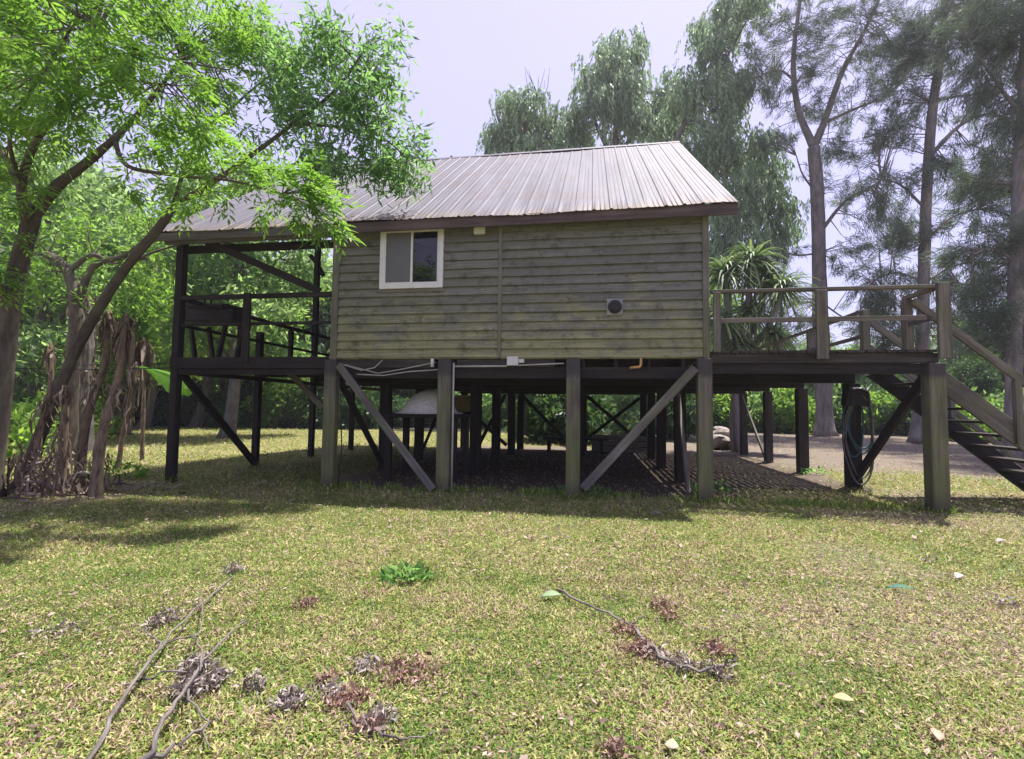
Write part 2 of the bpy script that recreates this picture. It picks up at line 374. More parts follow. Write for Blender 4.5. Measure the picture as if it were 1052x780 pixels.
at_ = me.attributes.new('dirt', 'FLOAT', 'POINT'); at_.data.foreach_set('value', dirt_mask(co[:, 0], co[:, 1]).astype(np.float32))
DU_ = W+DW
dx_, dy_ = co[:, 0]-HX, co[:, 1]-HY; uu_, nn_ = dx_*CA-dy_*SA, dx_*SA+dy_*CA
under_shade = sstep(-.6, .4, uu_)*sstep(-.1, .6, nn_)*(1-.35*sstep(W-.3, W+.6, uu_))*(1-sstep(DU_-.4, DU_+.5, uu_))*(1-sstep(DEP-.4, DEP+.6, nn_))  # darker brown soil under house and deck, their shade put into the colour
at2 = me.attributes.new('under_shade', 'FLOAT', 'POINT'); at2.data.foreach_set('value', under_shade.astype(np.float32))
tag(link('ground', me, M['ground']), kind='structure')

# grass: short broad blades, mostly lying
def blades(n, y0, y1, L, Wd, seed, margin=1.22, up=0):
    r = np.random.default_rng(seed)
    y = np.sqrt(r.random(n)*(y1**2-y0**2)+y0**2); x = (r.random(n)*2-1)*(y*1.03*margin+.6)
    d = dirt_mask(x, y); keep = r.random(n) > d*.93; x, y, d = x[keep], y[keep], d[keep]; n = len(x)
    cl = vnoise(x, y, 1.3, 11)*.5+vnoise(x, y, 4.5, 12)*.5; gr = vnoise(x, y, 9, 13)
    L_ = L*(.55+.9*r.random(n)); w = Wd*(.35+.85*r.random(n)); th = r.random(n)*2*np.pi
    el = np.radians((5+60*r.random(n)**1.5) if not up else (45+42*r.random(n)))
    L_ = L_*(.6+.8*cl)
    D = np.stack([np.cos(th)*np.cos(el), np.sin(th)*np.cos(el), np.sin(el)], -1)
    Sd = np.stack([-np.sin(th), np.cos(th), (r.random(n)-.5)*.9], -1)
    b = np.stack([x, y, height(x, y)-.005+r.random(n)*.008], -1)
    mid = b+D*(L_*.55)[:, None]; tip = mid+(D*np.array([1, 1, .45]))*(L_*.5)[:, None]; tip[:, 2] -= L_*.12*r.random(n); tip[:, 2] = np.maximum(tip[:, 2], .002)
    q = np.stack([b, mid+Sd*(w/2)[:, None], tip, mid-Sd*(w/2)[:, None]], 1)
    rnd = np.clip(.02+.74*r.random(n)+.6*(cl-.5)+.3*(gr-.5)+.15*d, 0, .86)
    br = r.random(n) < .16; rnd[br] = .88+.12*r.random(br.sum())
    return q, rnd
parts = [blades(230000, 1.7, 4.6, .038, .0105, 1), blades(210000, 4.4, 8.5, .05, .014, 2), blades(130000, 8.2, 15, .085, .021, 3), blades(70000, 14.5, 32, .15, .035, 4), blades(60000, 1.7, 5, .045, .0045, 5, up=1), blades(40000, 4.8, 9, .06, .007, 6, up=1)]
def tufts(spots, seed):      # taller unmown blades round the feet of the posts and along the shaded edge
    r = np.random.default_rng(seed); qs, rs = [], []
    for x0, y0, rad, n in spots:
        a = r.random(n)*6.283; d = rad*(.45+.75*r.random(n)); x, y = x0+np.cos(a)*d, y0+np.sin(a)*d
        th = r.random(n)*6.283; el = np.radians(40+48*r.random(n)); L = .06+.13*r.random(n)**2; w = .006+.006*r.random(n)
        D = np.stack([np.cos(th)*np.cos(el), np.sin(th)*np.cos(el), np.sin(el)], -1); Sd = np.stack([-np.sin(th), np.cos(th), 0*th], -1)
        b = np.stack([x, y, 0*x], -1); m = b+D*(L*.5)[:, None]; t = m+D*np.array([1.3, 1.3, .7])*(L*.5)[:, None]
        qs.append(np.stack([b, m+Sd*w[:, None], t, m-Sd*w[:, None]], 1)); rs.append(.42*r.random(n)+.04)
    return np.concatenate(qs), np.concatenate(rs)
def hw_(u, n): return HX+u*CA+n*SA, HY-u*SA+n*CA
sp_ = [(*hw_(u, -.03), .2, 170) for u in (.02, hp(456, 480)[0], hp(588.5, 480)[0], W-.05)]+[(*hw_(W+DW, -.03), .19, 170), (*hw_(-PW, 0), .16, 110), (*hw_(-PW, S), .14, 60), (*hw_(W+DW, S), .17, 60)]
rz_ = np.random.default_rng(5)
sp_ += [(*hw_(u, -.1+.35*rz_.random()), .12+.12*rz_.random(), 26) for u in rz_.uniform(-.3, W+DW, 110)]
parts.append(tufts(sp_, 17))
tag(qmesh('grass', np.concatenate([p[0] for p in parts]), np.concatenate([p[1] for p in parts]), M['grass']),
    'short patchy green and straw coloured lawn grass', 'grass', kind='stuff')
# scattered fallen leaves, uncountable
def litter(n, y0, y1, L, seed):
    r = np.random.default_rng(seed); y = np.sqrt(r.random(n)*(y1**2-y0**2)+y0**2); x = (r.random(n)*2-1)*(y*1.2+.6)
    k = vnoise(x, y, .8, 21)+.5*vnoise(x, y, 3, 22) > .62+.35*r.random(n); x, y = x[k], y[k]; n = len(x)
    th = r.random(n)*6.283; L_ = L*(.4+1.0*r.random(n)**2); w = L_*(.25+.3*r.random(n))
    D = np.stack([np.cos(th), np.sin(th), (r.random(n)-.5)*.7], -1); Sd = np.stack([-np.sin(th), np.cos(th), (r.random(n)-.5)*1.2], -1)
    b = np.stack([x, y, height(x, y)+.012+.02*r.random(n)], -1); t = b+D*L_[:, None]; m = (b+t)/2; m[:, 2] += L_*.15*(r.random(n)-.3)
    t[:, 2] = np.maximum(t[:, 2], .006)
    return np.stack([b, m+Sd*(w/2)[:, None], t, m-Sd*(w/2)[:, None]], 1), r.random(n)
lp = [litter(14000, 1.7, 5, .035, 31), litter(2500, 1.7, 5, .045, 34), litter(13000, 5, 12, .065, 32), litter(6000, 12, 32, .12, 33)]
tag(qmesh('fallen_leaves', np.concatenate([p[0] for p in lp]), np.concatenate([p[1] for p in lp]), M['straw']),
    'small brown and straw fallen leaves strewn over the lawn', 'fallen leaves', kind='stuff')

# ------------------------------------------------------------------ the stilt house (house-local u, n, z)
house = empty('stilt_house', (HX, HY, 0), -YAW, 'green-grey wooden house on tall posts with a sloping ribbed metal roof and open side porch', 'house')
P3 = lambda u, n, z: (u, n, z)
SL = (RZ-EZ)/(RN+EO)                       # roof slope
roof_z = lambda n: EZ+(n+EO)*SL if n <= RN else RZ-(n-RN)*SL
NB = 2*RN+EO                               # back eave
WB = NB-.27                                # back wall
UL, UR = -PW-.42, W+ER
# roof sheets: trapezoid ribs running from ridge to eave
def rib_profile(a, b, pitch=.292):
    us, zs = [], []; u = a
    while u < b:
        for du, dz in ((0, 0), (.02, .015), (.05, .015), (.07, 0), (.135, 0), (.141, .005), (.149, .005), (.155, 0), (.21, 0), (.216, .005), (.224, .005), (.23, 0)):
            if u+du <= b: us.append(u+du); zs.append(dz)
        u += pitch
    us.append(b); zs.append(0); return us, zs
roof = None
def roof_slope(name, n0, n1, parent):
    us, zs = rib_profile(UL, UR); K = 9; vs, fs = [], []
    m = len(us)
    for k in range(K+1):
        n = n0+(n1-n0)*k/K
        for i, (u, dz) in enumerate(zip(us, zs)):
            sag = .015*math.sin(u*1.1+.5)+.008*math.sin(u*3.1+n)
            e = (.012*math.sin(i*1.7) if k == 0 else 0)
            vs.append((u, n+e, roof_z(n)+dz+sag))
    for k in range(K):
        for i in range(m-1):
            a = k*m+i; f = (a, a+1, a+m+1, a+m); fs.append(f if n1 > n0 else f[::-1])
    me = bpy.data.meshes.new(name); me.from_pydata(vs, [], fs); me.update()
    o = link(name, me, M['roof'], parent)
    s = o.modifiers.new('thickness', 'SOLIDIFY'); s.thickness = .008; s.offset = -1
    return o
roof = roof_slope('roof', -EO-.06, RN-.005, house)
tag(roof, 'faded mauve-grey ribbed metal roof')
roof_slope('back_roof', NB+.06, RN+.005, house)
b = MB()
for sgn in (-1, 1):
    b.beam((UL-.01, RN+sgn*.095, RZ-.04), (UR+.01, RN+sgn*.095, RZ-.04), .235, .01, up=(0, sgn*.588, .81))
for k in range(9):
    u = UL+.5+k*1.25+random.uniform(-.2, .2); b.box(u, u+.05, RN-.05, RN, RZ+.0, RZ+.05)
b.build('ridge_cap', M['roof'], roof)
b = MB(); b.beam((-.02, -EO+.0, EZ-.13), (UR+.005, -EO, EZ-.115), .04, .185); b.build('fascia', M['fascia'], roof, bevel=.005)
b = MB(); b.beam((UL-.005, -EO, EZ-.13), (-.03, -EO, EZ-.13), .04, .16); b.beam((UL+.2, -EO+.09, EZ-.2), (-.03, -EO+.09, EZ-.2), .06, .1); b.build('porch_fascia', M['porchfascia'], roof, bevel=.005)
b = MB(); b.beam((UL, NB, EZ-.13), (UR, NB, EZ-.13), .04, .18); b.build('back_fascia', M['fascia'], roof)
for u in (UL+.02, UR-.02):
    b = MB(); b.beam((u, -EO+.03, EZ-.1), (u, RN-.03, RZ-.12), .035, .17); b.beam((u, RN+.03, RZ-.12), (u, NB-.03, EZ-.1), .035, .17); b.build('barge_board', M['fascia'], roof)
b = MB()
u = UL+.25
while u < UR:
    b.beam((u, -EO+.05, EZ-.13), (u, RN-.05, RZ-.17), .05, .12); b.beam((u, RN+.05, RZ-.17), (u, NB-.05, EZ-.13), .05, .12); u += .86
b.build('rafters', M['dark'], roof)
# floor frame under the house
b = MB()
for k in range(5):
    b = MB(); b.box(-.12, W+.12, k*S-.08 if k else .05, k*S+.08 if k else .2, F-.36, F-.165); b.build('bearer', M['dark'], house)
b = MB(); u = .2
while u < W: b.box(u, u+.055, .03, DEP, F-.163, F-.02); u += .55
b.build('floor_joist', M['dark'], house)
b = MB(); b.box(.0, W, .035, DEP+.1, F-.018, F+.02); b.build('floor', M['deck'], house)
b = MB(); b.beam((.16, .02, F-.1), (W*.33-.2, .02, F-.1), .03, .14); b.beam((W*.33+.2, .02, F-.1), (W*.66-.25, .02, F-.1), .03, .13); b.build('rim_board', M['deck'], house)
# lapped siding
def lap_wall(name, a, b_, n, z0, z1, ups=0, flip=1, step=.1605):
    bb = MB(); z = z0; i = 0
    while z < z1-.02:
        h = min(step, z1-z); j = random.uniform(-.004, .004); t = .042+random.uniform(-.003, .004)
        poly = [(0.0, z+h-.004), (-.012, z+h-.004), (-t, z+j+.02), (0.0, z+j+.02)]
        if flip < 0: poly = [(-p[0], p[1]) for p in poly][::-1]
        cuts = [a]
        if flip > 0 and b_-a > 2.5:
            if random.random() < .6: cuts.append(random.uniform(a+.5, b_-.5))
        cuts.append(b_)
        for c0, c1 in zip(cuts[:-1], cuts[1:]):
            dz = random.uniform(-.003, .003); bb.prism([(p[0]+(random.uniform(-.003, .003) if p[0] < -.02 else 0), p[1]+dz) for p in poly], lambda p, q: (q, n+p[0], p[1]), c0+.002, c1-.002)
        z += step; i += 1
    bb.box(a, b_, n+.0 if flip > 0 else n-.04, n+.04 if flip > 0 else n-.0, z0, z1)
    return bb.build(name, M['siding'], house)
ut = hp(514, 300)[0]
wtop = roof_z(0)-.14
# window hole through pixel corners
wu0, wz0 = hp(391, 298); wu1, wz1 = hp(457, 232)
wz1 = min(wz1, wtop-.02)
lap_wall('wall', .1, ut-.02, 0, F-.02, wtop)
lap_wall('wall', ut+.02, W-.06, 0, F-.027, wtop)
lap_wall('back_wall', .03, W-.03, WB, F-.02, roof_z(WB)-.14, 0, -1)
for u, sg in ((.0, -1), (W, 1)):
    bb = MB(); z = F-.02
    while z < RZ-.3:
        n_in = max(.03, (z+.1-EZ+.14)/SL-EO) if z+.1 > wtop else .03
        bb.beam((u+sg*.0, n_in, z+.09), (u+sg*.0, 2*RN-n_in, z+.09), .04, .178); z += .1815
    bb.build('gable_wall', M['siding'], house)
# trims
b = MB(); b.box(-.03, .1, -.05, .06, F-.03, wtop); b.build('corner_trim', M['trim'], house, bevel=.004)
b = MB(); b.box(W-.06, W+.04, -.055, .06, F-.035, wtop); b.build('corner_trim', M['trim'], house, bevel=.004)
b = MB(); b.box(ut-.033, ut+.033, -.047, .0, F-.01, wtop); b.build('batten', M['trim'], house, bevel=.004)
# window
win = MB(); fw = .075
for a in ((wu0, wu0+fw, wz0, wz1), (wu1-fw, wu1, wz0, wz1), (wu0+fw, wu1-fw, wz0, wz0+fw), (wu0+fw, wu1-fw, wz1-fw, wz1)): win.box(a[0], a[1], -.075, -.002, a[2], a[3])
win = win.build('window', M['white'], house, bevel=.004)
um = (wu0+wu1)/2+.01
for (a, c, nn_) in ((wu0+fw, um+.02, -.062), (um-.02, wu1-fw, -.045)):
    f2 = .04; z0, z1 = wz0+fw, wz1-fw; s_ = MB()
    for q in ((a, a+f2, z0, z1), (c-f2, c, z0, z1), (a+f2, c-f2, z0, z0+f2), (a+f2, c-f2, z1-f2, z1)): s_.box(q[0], q[1], nn_-.012, nn_+.012, q[2], q[3])
    s_.build('sash', M['white'], win, bevel=.002)
    pz = MB(); pz.box(a+f2, c-f2, nn_-.003, nn_+.003, z0+f2, z1-f2)
    if nn_ < -.05: tag(pz.build('pane', M['screen'], win), 'dull grey screened pane')
    else: tag(pz.build('pane', M['glass'], win), 'dark reflecting pane')
b = MB(); b.box(wu0-.06, wu1+.03, -.05, -.004, wz0-.065, wz0-.005); b.build('window_sill', M['trim'], win, bevel=.003)
# round vent on a square plate
vu, vz = hp(631.5, 316)
b = MB(); b.box(vu-.135, vu+.135, -.055, -.03, vz-.14, vz+.14); vent = b.build('vent', M['plate'], house, bevel=.004)
b = MB(); b.lathe((vu, -.056, vz), [(.115, 0), (.115, .03), (.1, .055), (.06, .07), (.01, .074)], 24, 'y'); b.build('vent_hood', M['black'], vent, smooth=False)
for k in range(3):
    b = MB(); b.box(vu-.07, vu+.07, -.14, -.12, vz-.05+.045*k, vz-.03+.045*k); b.build('vent_louvre', M['black'], vent)
# small pale louvred box under the eave
ju, jz = hp(488.5, 237); ju1, jz1 = hp(499.5, 227.5)
b = MB(); jz -= .1; b.box(ju, ju1, -.12, -.045, jz, jz+.26)
for k in range(4): b.box(ju-.004, ju1+.004, -.128, -.121, jz+.03+.04*k, jz+.045+.04*k)
b.build('eave_box', M['whitebox'], house)
# posts
fu = [.02, hp(456, 480)[0], hp(588.5, 480)[0], W-.05]
pw_ = .235
for k in range(5):
    for i, u in enumerate(fu):
        jx = 0 if k == 0 else random.uniform(-.05, .05); w_ = pw_ if k == 0 else random.uniform(.2, .24)
        top = F-.02 if k == 0 else F-.365
        b = MB()
        if k == 0:
            b.box(u-w_/2, u+w_/2, -.11, .05+.0, -.15, F-.035)
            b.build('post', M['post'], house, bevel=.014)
        else:
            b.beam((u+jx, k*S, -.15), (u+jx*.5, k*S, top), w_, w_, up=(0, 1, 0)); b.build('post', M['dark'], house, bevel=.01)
# braces
def brace(p, q, w, h, mat=M['brace'], par=house, up=(0, 1, 0)):
    bb = MB(); bb.beam(p, q, w, h, up=up); bb.build('brace', mat, par, bevel=.006)
a0 = hp(348, 375, -.15); a1 = hp(446, 503, -.15); brace((a0[0], -.16, a0[1]), (a1[0]-.02, -.16, a1[1]), .13, .055)
a0 = hp(714, 378, -.15); a1 = hp(599, 502, -.15); brace((a0[0], -.16, a0[1]), (a1[0], -.16, a1[1]), .14, .055)
brace((.05, .15, F-.35), (.05, S-.1, .12), .14, .06, M['dark'], up=(1, 0, 0))
brace((W-.1, S-.2, F-.4), (W-.28, .12, .1), .12, .06, M['brace'], up=(1, 0, 0))
brace((fu[2]+.15, 4*S-.14, 1.95), (fu[3]-.1, 4*S-.14, .3), .12, .05, M['dark'])
brace((fu[2]+.1, 4*S-.2, .4), (fu[3]-.15, 4*S-.2, 1.9), .12, .05, M['dark'])
brace((fu[0]+.1, 3*S-.14, 2.0), (fu[1]-.1, 3*S-.14, .3), .11, .05, M['dark'])
brace((fu[1]+.1, 4*S-.14, 1.9), (fu[2]-.5, 4*S-.14, .25), .12, .05, M['dark'])
brace((fu[0]+.05, 2*S+.1, .3), (fu[0]+.05, 3*S-.1, 2.0), .11, .05, M['dark'], up=(1, 0, 0))
brace((fu[1]-.6, 2*S, .25), (fu[1]-.1, 2*S+1.9, 1.9), .1, .05, M['dark'])
# pipes, cables and boxes under the floor
b = MB(); pu, pz = hp(467, 380); b.tube([(pu, -.06, F-.1), (pu+.005, -.065, 1.2), (pu, -.05, -.05)], .016, 8); b.build('drain_pipe', M['pvc'], house, smooth=True)
b = MB(); bu, bz = hp(527, 370); b.box(bu-.1, bu+.1, -.06, .02, bz-.1, bz+.06); b.box(bu+.1, bu+.2, -.03, .01, bz-.05, bz+.02); b.build('meter_box', M['whitebox'], house, bevel=.006)
b = MB(); b.tube([(pu, -.035, F-.16), (bu-.1, -.035, F-.155)], .017, 8); b.tube([(bu+.1, -.03, F-.14), (fu[2]-.16, -.03, F-.11)], .014, 8); b.build('conduit', M['pvc'], house, smooth=True)
b = MB(); cu, cz = hp(657, 372); b.tube([(cu+.02, -.03, F-.02), (cu+.02, -.03, F-.13), (cu-.0, -.03, F-.17), (cu-.16, -.03, F-.185)], .024, 8); b.build('gas_pipe', M['copper'], house, smooth=True)
b = MB(); lu, lz = hp(445, 372); b.tube([(lu, -.05, F-.02), (lu, -.05, F-.17)], .03, 10); b.build('pipe_stub', M['whitebox'], house, smooth=True)
for pts in ([(.25, .0, F-.12), (.9, .02, F-.28), (1.4, .0, F-.2), (2.0, .0, F-.08)], [(.5, -.02, F-.3), (1.0, .01, F-.32), (1.5, .0, F-.25), (2.1, .01, F-.21)], [(.15, -.04, F-.1), (.6, -.03, F-.23), (.85, -.03, F-.18), (1.0, -.03, F-.04)],
            [(.2, -.1, F-.3), (.24, -.06, 1.4), (.27, -.05, .7), (.22, -.05, .05)]):
    P_ = [Vector(p) for p in pts]; sm = []
    for i in range(13):
        t = i/12*(len(P_)-1); k = min(int(t), len(P_)-2); f = t-k; sm.append(tuple(P_[k].lerp(P_[k+1], f*f*(3-2*f))))
    b = MB(); b.tube(sm, .011, 6); b.build('cable', M['pvc'] if pts[0][0] != .2 else M['black'], house, smooth=True)
# porch: floor, posts, rails
b = MB(); n = -.02
while n < DEP: b.box(-PW-.05, -.06, n, n+.135, F-.04, F-.005); n += .145
b.build('porch_floor', M['dark'], house)
b = MB(); b.box(-PW-.08, -.05, -.09, -.025, F-.2, F+.02); b.build('porch_beam', M['dark'], house, bevel=.006)
b = MB(); b.beam((-PW-.06, -.02, F-.26), (-.05, -.02, F-.26), .06, .1)
for k in range(5): b.box(-PW-.1, -.12, k*S+.1, k*S+.2, F-.2, F-.045)
b.box(-PW-.05, -PW+.05, 0, DEP, F-.3, F-.205); b.build('porch_bearer', M['dark'], house)
for k in range(5):
    b = MB(); w_ = .15 if k == 0 else .14
    n = k*S if k else -.0
    top = roof_z(n)-.2 if k in (0, 2, 4) else F+.9
    b.beam((-PW, n, -.15), (-PW, n, top), w_, w_, up=(0, 1, 0)); b.build('porch_post', M['dark'], house, bevel=.008)
rz1, rz2 = hp(260, 305)[1], hp(260, 333)[1]
b = MB(); b.box(-PW+.07, -.04, -.07, -.01, rz1-.045, rz1+.045); b.build('porch_rail', M['dark'], house, bevel=.005)
b = MB(); b.box(-PW+.07, -.04, -.055, -.015, rz2-.03, rz2+.03); b.build('porch_rail', M['dark'], house, bevel=.005)
ru = hp(257, 330)[0]
b = MB(); b.box(ru-.075, ru+.075, -.13, -.072, F-.1, rz1+.05); b.build('porch_rail_post', M['dark'], house, bevel=.006)
b = MB(); b.box(-PW-.03, -PW+.04, .07, DEP, rz1-.04, rz1+.04); b.build('porch_rail', M['dark'], house)
b = MB(); b.box(-PW-.02, -PW+.03, .07, DEP, rz2-.03, rz2+.03); b.build('porch_rail', M['dark'], house)
for n in (1.75, 3.7, 6.1, 8.5):
    b = MB(); b.box(-PW-.05, -PW+.05, n-.05, n+.05, F-.05, rz1-.045); b.build('porch_rail_post', M['dark'], house)
a0 = hp(205, 245); a1 = hp(331, 299); brace((a0[0], -.0, a0[1]), (a1[0]-.05, -.0, a1[1]), .14, .07, M['dark'])
brace((-PW, .1, F-.25), (-PW, S-.05, .12), .15, .07, M['dark'], up=(1, 0, 0))
a0 = hp(292, 377, 1.2); a1 = hp(332, 419, 1.2); brace((a0[0], 1.2, a0[1]), (a1[0], 1.2, a1[1]), .13, .06, M['brace'])
for e, (px, py) in enumerate(((318, 262), (333, 284))):
    a0 = hs(327, 291, -PW); a1 = hs(px, py, -PW)
    pz = at(px, py, 14.55); pl = world2house(pz); brace((-PW+.0, 2*S, roof_z(2*S)-2.9), (pl[0], 2*S, pl[2]), .12, .06, M['dark'])
b = MB(); b.beam((-PW, .1, EZ-.28), (-.05, .1, EZ-.28), .08, .14); b.build('porch_plate', M['dark'], house)
# ------------------------------------------------------------------ right deck
deck = empty('side_deck', (HX, HY, 0), -YAW, 'raised plank deck on mossy posts joined to the right side of the house', 'deck')
DU = W+DW
b = MB(); u = W+.07
while u < DU+.02:
    e = random.uniform(-.03, .03); b.box(u, u+.118, -.12+e, DEP+.1+e, F+.045, F+.085); u += .142
b.build('deck_board', M['deck'], deck)
b = MB(); b.box(W+.06, DU+.06, -.065, -.02, F-.115, F+.04); b.build('fascia', M['deck'], deck, bevel=.005)
b = MB(); b.box(W+.06, DU-.02, -.015, .04, F-.28, F-.12); b.build('bearer', M['dark'], deck)
for k in range(1, 5):
    b = MB(); b.box(W+.06, DU+.05, k*S-.07, k*S+.07, F-.3, F-.115); b.build('bearer', M['dark'], deck)
b = MB(); u = W+.15
for n in (.6, 1.2, 1.8, 3.0, 3.6, 4.2, 5.5, 6.1, 6.7, 7.9, 8.5, 9.1): b.box(W+.06, DU+.03, n-.025, n+.025, F-.11, F+.04)
b.build('joist', M['dark'], deck)
b = MB(); b.box(DU-.115, DU+.115, -.14, .09, -.15, F-.12); b.build('post', M['post'], deck, bevel=.012)
for k in range(1, 5):
    b = MB(); w_ = (.24, .23, .21, .21)[k-1]; b.box(DU-w_/2, DU+w_/2, k*S-w_/2, k*S+w_/2, -.15, F-.305); b.build('post', M['dark'] if k == 1 else M['deck'], deck, bevel=.01)  # rear posts in darker timber, the shade under the deck put into their colour
zt = hp(840, 297.5)[1]; zm = hp(840, 329)[1]
b = MB(); b.beam((W+.06, -.085, zt-.02), (DU+.13, -.085, zt-.015), .11, .05); b.build('rail', M['rail'], deck, bevel=.006)
b = MB(); b.beam((W+.1, -.085, zm), (DU-.1, -.085, zm), .03, .075); b.build('rail', M['rail'], deck, bevel=.004)
for (x0, x1) in ((731, 738), (834.5, 845), (957, 968.5)):
    c = hp((x0+x1)/2, 330)[0]; w_ = (x1-x0)/511*8
    b = MB(); b.box(c-w_/2, c+w_/2, -.185 if x0 > 740 else -.16, -.125 if x0 > 740 else -.1, F-.06 if x0 > 740 else F+.06, zt-.045 if x0 < 950 else zt+.03); b.build('rail_post', M['rail'], deck, bevel=.006)
b = MB(); b.box(DU-.06, DU+.06, .5, .63, F+.09, zt-.08); b.build('rail_post', M['rail'], deck, bevel=.006)
b = MB(); b.beam((DU+.02, -.05, zt-.05), (DU, .6, zt-.05), .1, .05); b.build('rail', M['rail'], deck)
b = MB(); b.beam((DU, -.05, zm), (DU, .5, zm), .03, .075); b.build('rail', M['rail'], deck)
n1 = hs(888, 321, DU)[0]
b = MB(); b.box(DU-.065, DU+.065, n1-.065, n1+.065, F+.09, zt); b.build('rail_post', M['rail'], deck, bevel=.006)
for n in (4.3, 6.2, 8.0, 9.6):
    b = MB(); b.box(DU-.055, DU+.055, n-.055, n+.055, F+.09, zt-.03); b.build('rail_post', M['rail'], deck)
b = MB(); b.beam((DU, n1+.07, zt-.01), (DU, DEP, zt-.01), .1, .05); b.build('rail', M['rail'], deck)
b = MB(); b.beam((DU, n1+.07, zm), (DU, DEP, zm), .03, .075); b.build('rail', M['rail'], deck)
brace((DU+.0, .1, F-.25), (DU+.0, S-.12, .2), .16, .07, M['dark'], deck, up=(1, 0, 0))
brace((DU-.05, 4*S-.1, F-.4), (DU-.05, 3*S+.1, .08), .1, .05, M['brace'], deck, up=(1, 0, 0))
# ------------------------------------------------------------------ staircase
stair = empty('staircase', tuple((np.array([HX+DU*CA, HY-DU*SA, 0]))), -YAW, 'open wooden staircase with handrails going down from the right end of the raised deck', 'stairs')
SN0, SN1 = .5, n1-.02
RISE, RUN, NT_ = .218, .252, 10
for n in (SN0, SN1):
    b = MB(); b.beam((.1, n, F-.08), (.1+RUN*NT_+.12, n, .12), .06, .3, up=(0, 0, 1)); b.build('stringer', M['rail'] if n == SN0 else M['dark'], stair, bevel=.006)
for k in range(NT_):
    z = F-.02-RISE*(k+.6); x = .12+RUN*k
    b = MB(); b.beam((x+.15, SN0+.035, z), (x+.15, SN1-.035, z), .27, .045); b.build('tread', M['deck'], stair, bevel=.004)
nz = F+.13
for n in (SN0-.06, SN1+.06):
    for t in (1.45, 2.65):
        zz = F-(RISE/RUN)*t
        b = MB(); b.beam((t, n, zz-.1), (t, n, zz+.92), .085, .085, up=(0, 1, 0)); b.build('baluster', M['rail'], stair, bevel=.005)
    b = MB(); b.beam((.02, n, F+.95), (2.85, n, F+.95-(RISE/RUN)*2.83), .05, .12); b.build('handrail', M['rail'], stair, bevel=.005)
    if n < SN0: continue
    b = MB(); b.beam((.05, n, F+.4), (2.7, n, F+.4-(RISE/RUN)*2.65), .04, .1); b.build('mid_rail', M['rail'], stair, bevel=.005)

# ------------------------------------------------------------------ things under and around the house
def h2w(u, n, z): return np.array([HX+u*CA+n*SA, HY-u*SA+n*CA, z])
# dome lying on a dark table
dc = at(436, 424, 10.5)
tb = empty('work_table', (dc[0]+.1, dc[1], 0), -YAW, 'dark table under the house carrying the mottled grey dome', 'table')
b = MB(); b.box(-.8, .8, -.6, .6, dc[2]-.1, dc[2]-.02); b.build('tabletop', M['dark'], tb, bevel=.01)
for sx in (-.68, .68):
    for sy in (-.48, .48):
        b = MB(); b.box(sx-.06, sx+.06, sy-.06, sy+.06, -.05, dc[2]-.1); b.build('leg', M['dark'], tb)
dm = empty('dome_cover', (dc[0]+.1, dc[1], dc[2]-.02), 0, 'mottled pale grey dome with a flared rim lying on the dark table under the house', 'dome')
b = MB(); b.lathe((0, 0, 0), [(x*.68, z*.78) for x, z in [(.93, .0), (.95, .03), (.86, .07), (.8, .14), (.66, .32), (.48, .48), (.3, .58), (.12, .63), (.02, .64)]], 40, wob=.02); b.build('shell', M['dome'], dm, smooth=True)
b = MB(); b.lathe((0, 0, 0), [(.6, -.005), (.7, .0), (.72, .016), (.69, .03), (.6, .026)], 40); b.build('rim', M['whitebox'], dm, smooth=True)
# olive box on a dark stand
oc = at(477, 423, 13.2)
st = empty('box_stand', (oc[0], oc[1], 0), -YAW, 'dark narrow stand under the house carrying the olive box', 'stand')
b = MB(); b.box(-.42, .42, -.3, .3, oc[2]-.08, oc[2]-.01); b.build('stand_top', M['dark'], st)
for sx in (-.33, .33):
    b = MB(); b.box(sx-.07, sx+.07, -.25, .25, -.03, oc[2]-.08); b.build('leg', M['dark'], st)
ob_ = empty('storage_box', (oc[0], oc[1], oc[2]-.01), -YAW, 'dull olive lidded box standing behind the second front post', 'box')
b = MB(); b.box(-.34, .34, -.24, .24, 0, .36); b.build('box_body', M['olive'], ob_, bevel=.02)
b = MB(); b.box(-.36, .36, -.26, .26, .362, .44); b.build('lid', M['olive'], ob_, bevel=.02)
# dark bench and pale plank crate at the back edge
cc = gnd(641, 464)
cr = empty('plank_crate', (cc[0], cc[1], 0), -YAW, 'pale low plank crate on the ground behind the crossed braces under the house', 'crate')
L_ = 2.2
for k in range(3):
    b = MB(); b.beam((-L_/2, -.3, .08+.2*k), (L_/2, -.3, .08+.2*k), .03, .16); b.build('front_slat', M['brace'], cr)
    b = MB(); b.beam((-L_/2, .3, .08+.2*k), (L_/2, .3, .08+.2*k), .03, .16); b.build('back_slat', M['brace'], cr)
for sx in (-1, 1):
    b = MB(); b.box(sx*L_/2-.03, sx*L_/2+.03, -.28, .28, .0, .58); b.build('end_panel', M['brace'], cr)
cc = gnd(590, 464)
bn = empty('low_bench', (cc[0], cc[1]-.2, 0), -YAW, 'dark low wooden bench under the house left of the pale plank crate', 'bench')
b = MB(); b.box(-1.1, 1.1, -.25, .25, .42, .5); b.build('seat', M['dark'], bn, bevel=.01)
for sx in (-.9, .9):
    b = MB(); b.box(sx-.05, sx+.05, -.22, .22, -.02, .42); b.build('leg', M['dark'], bn)
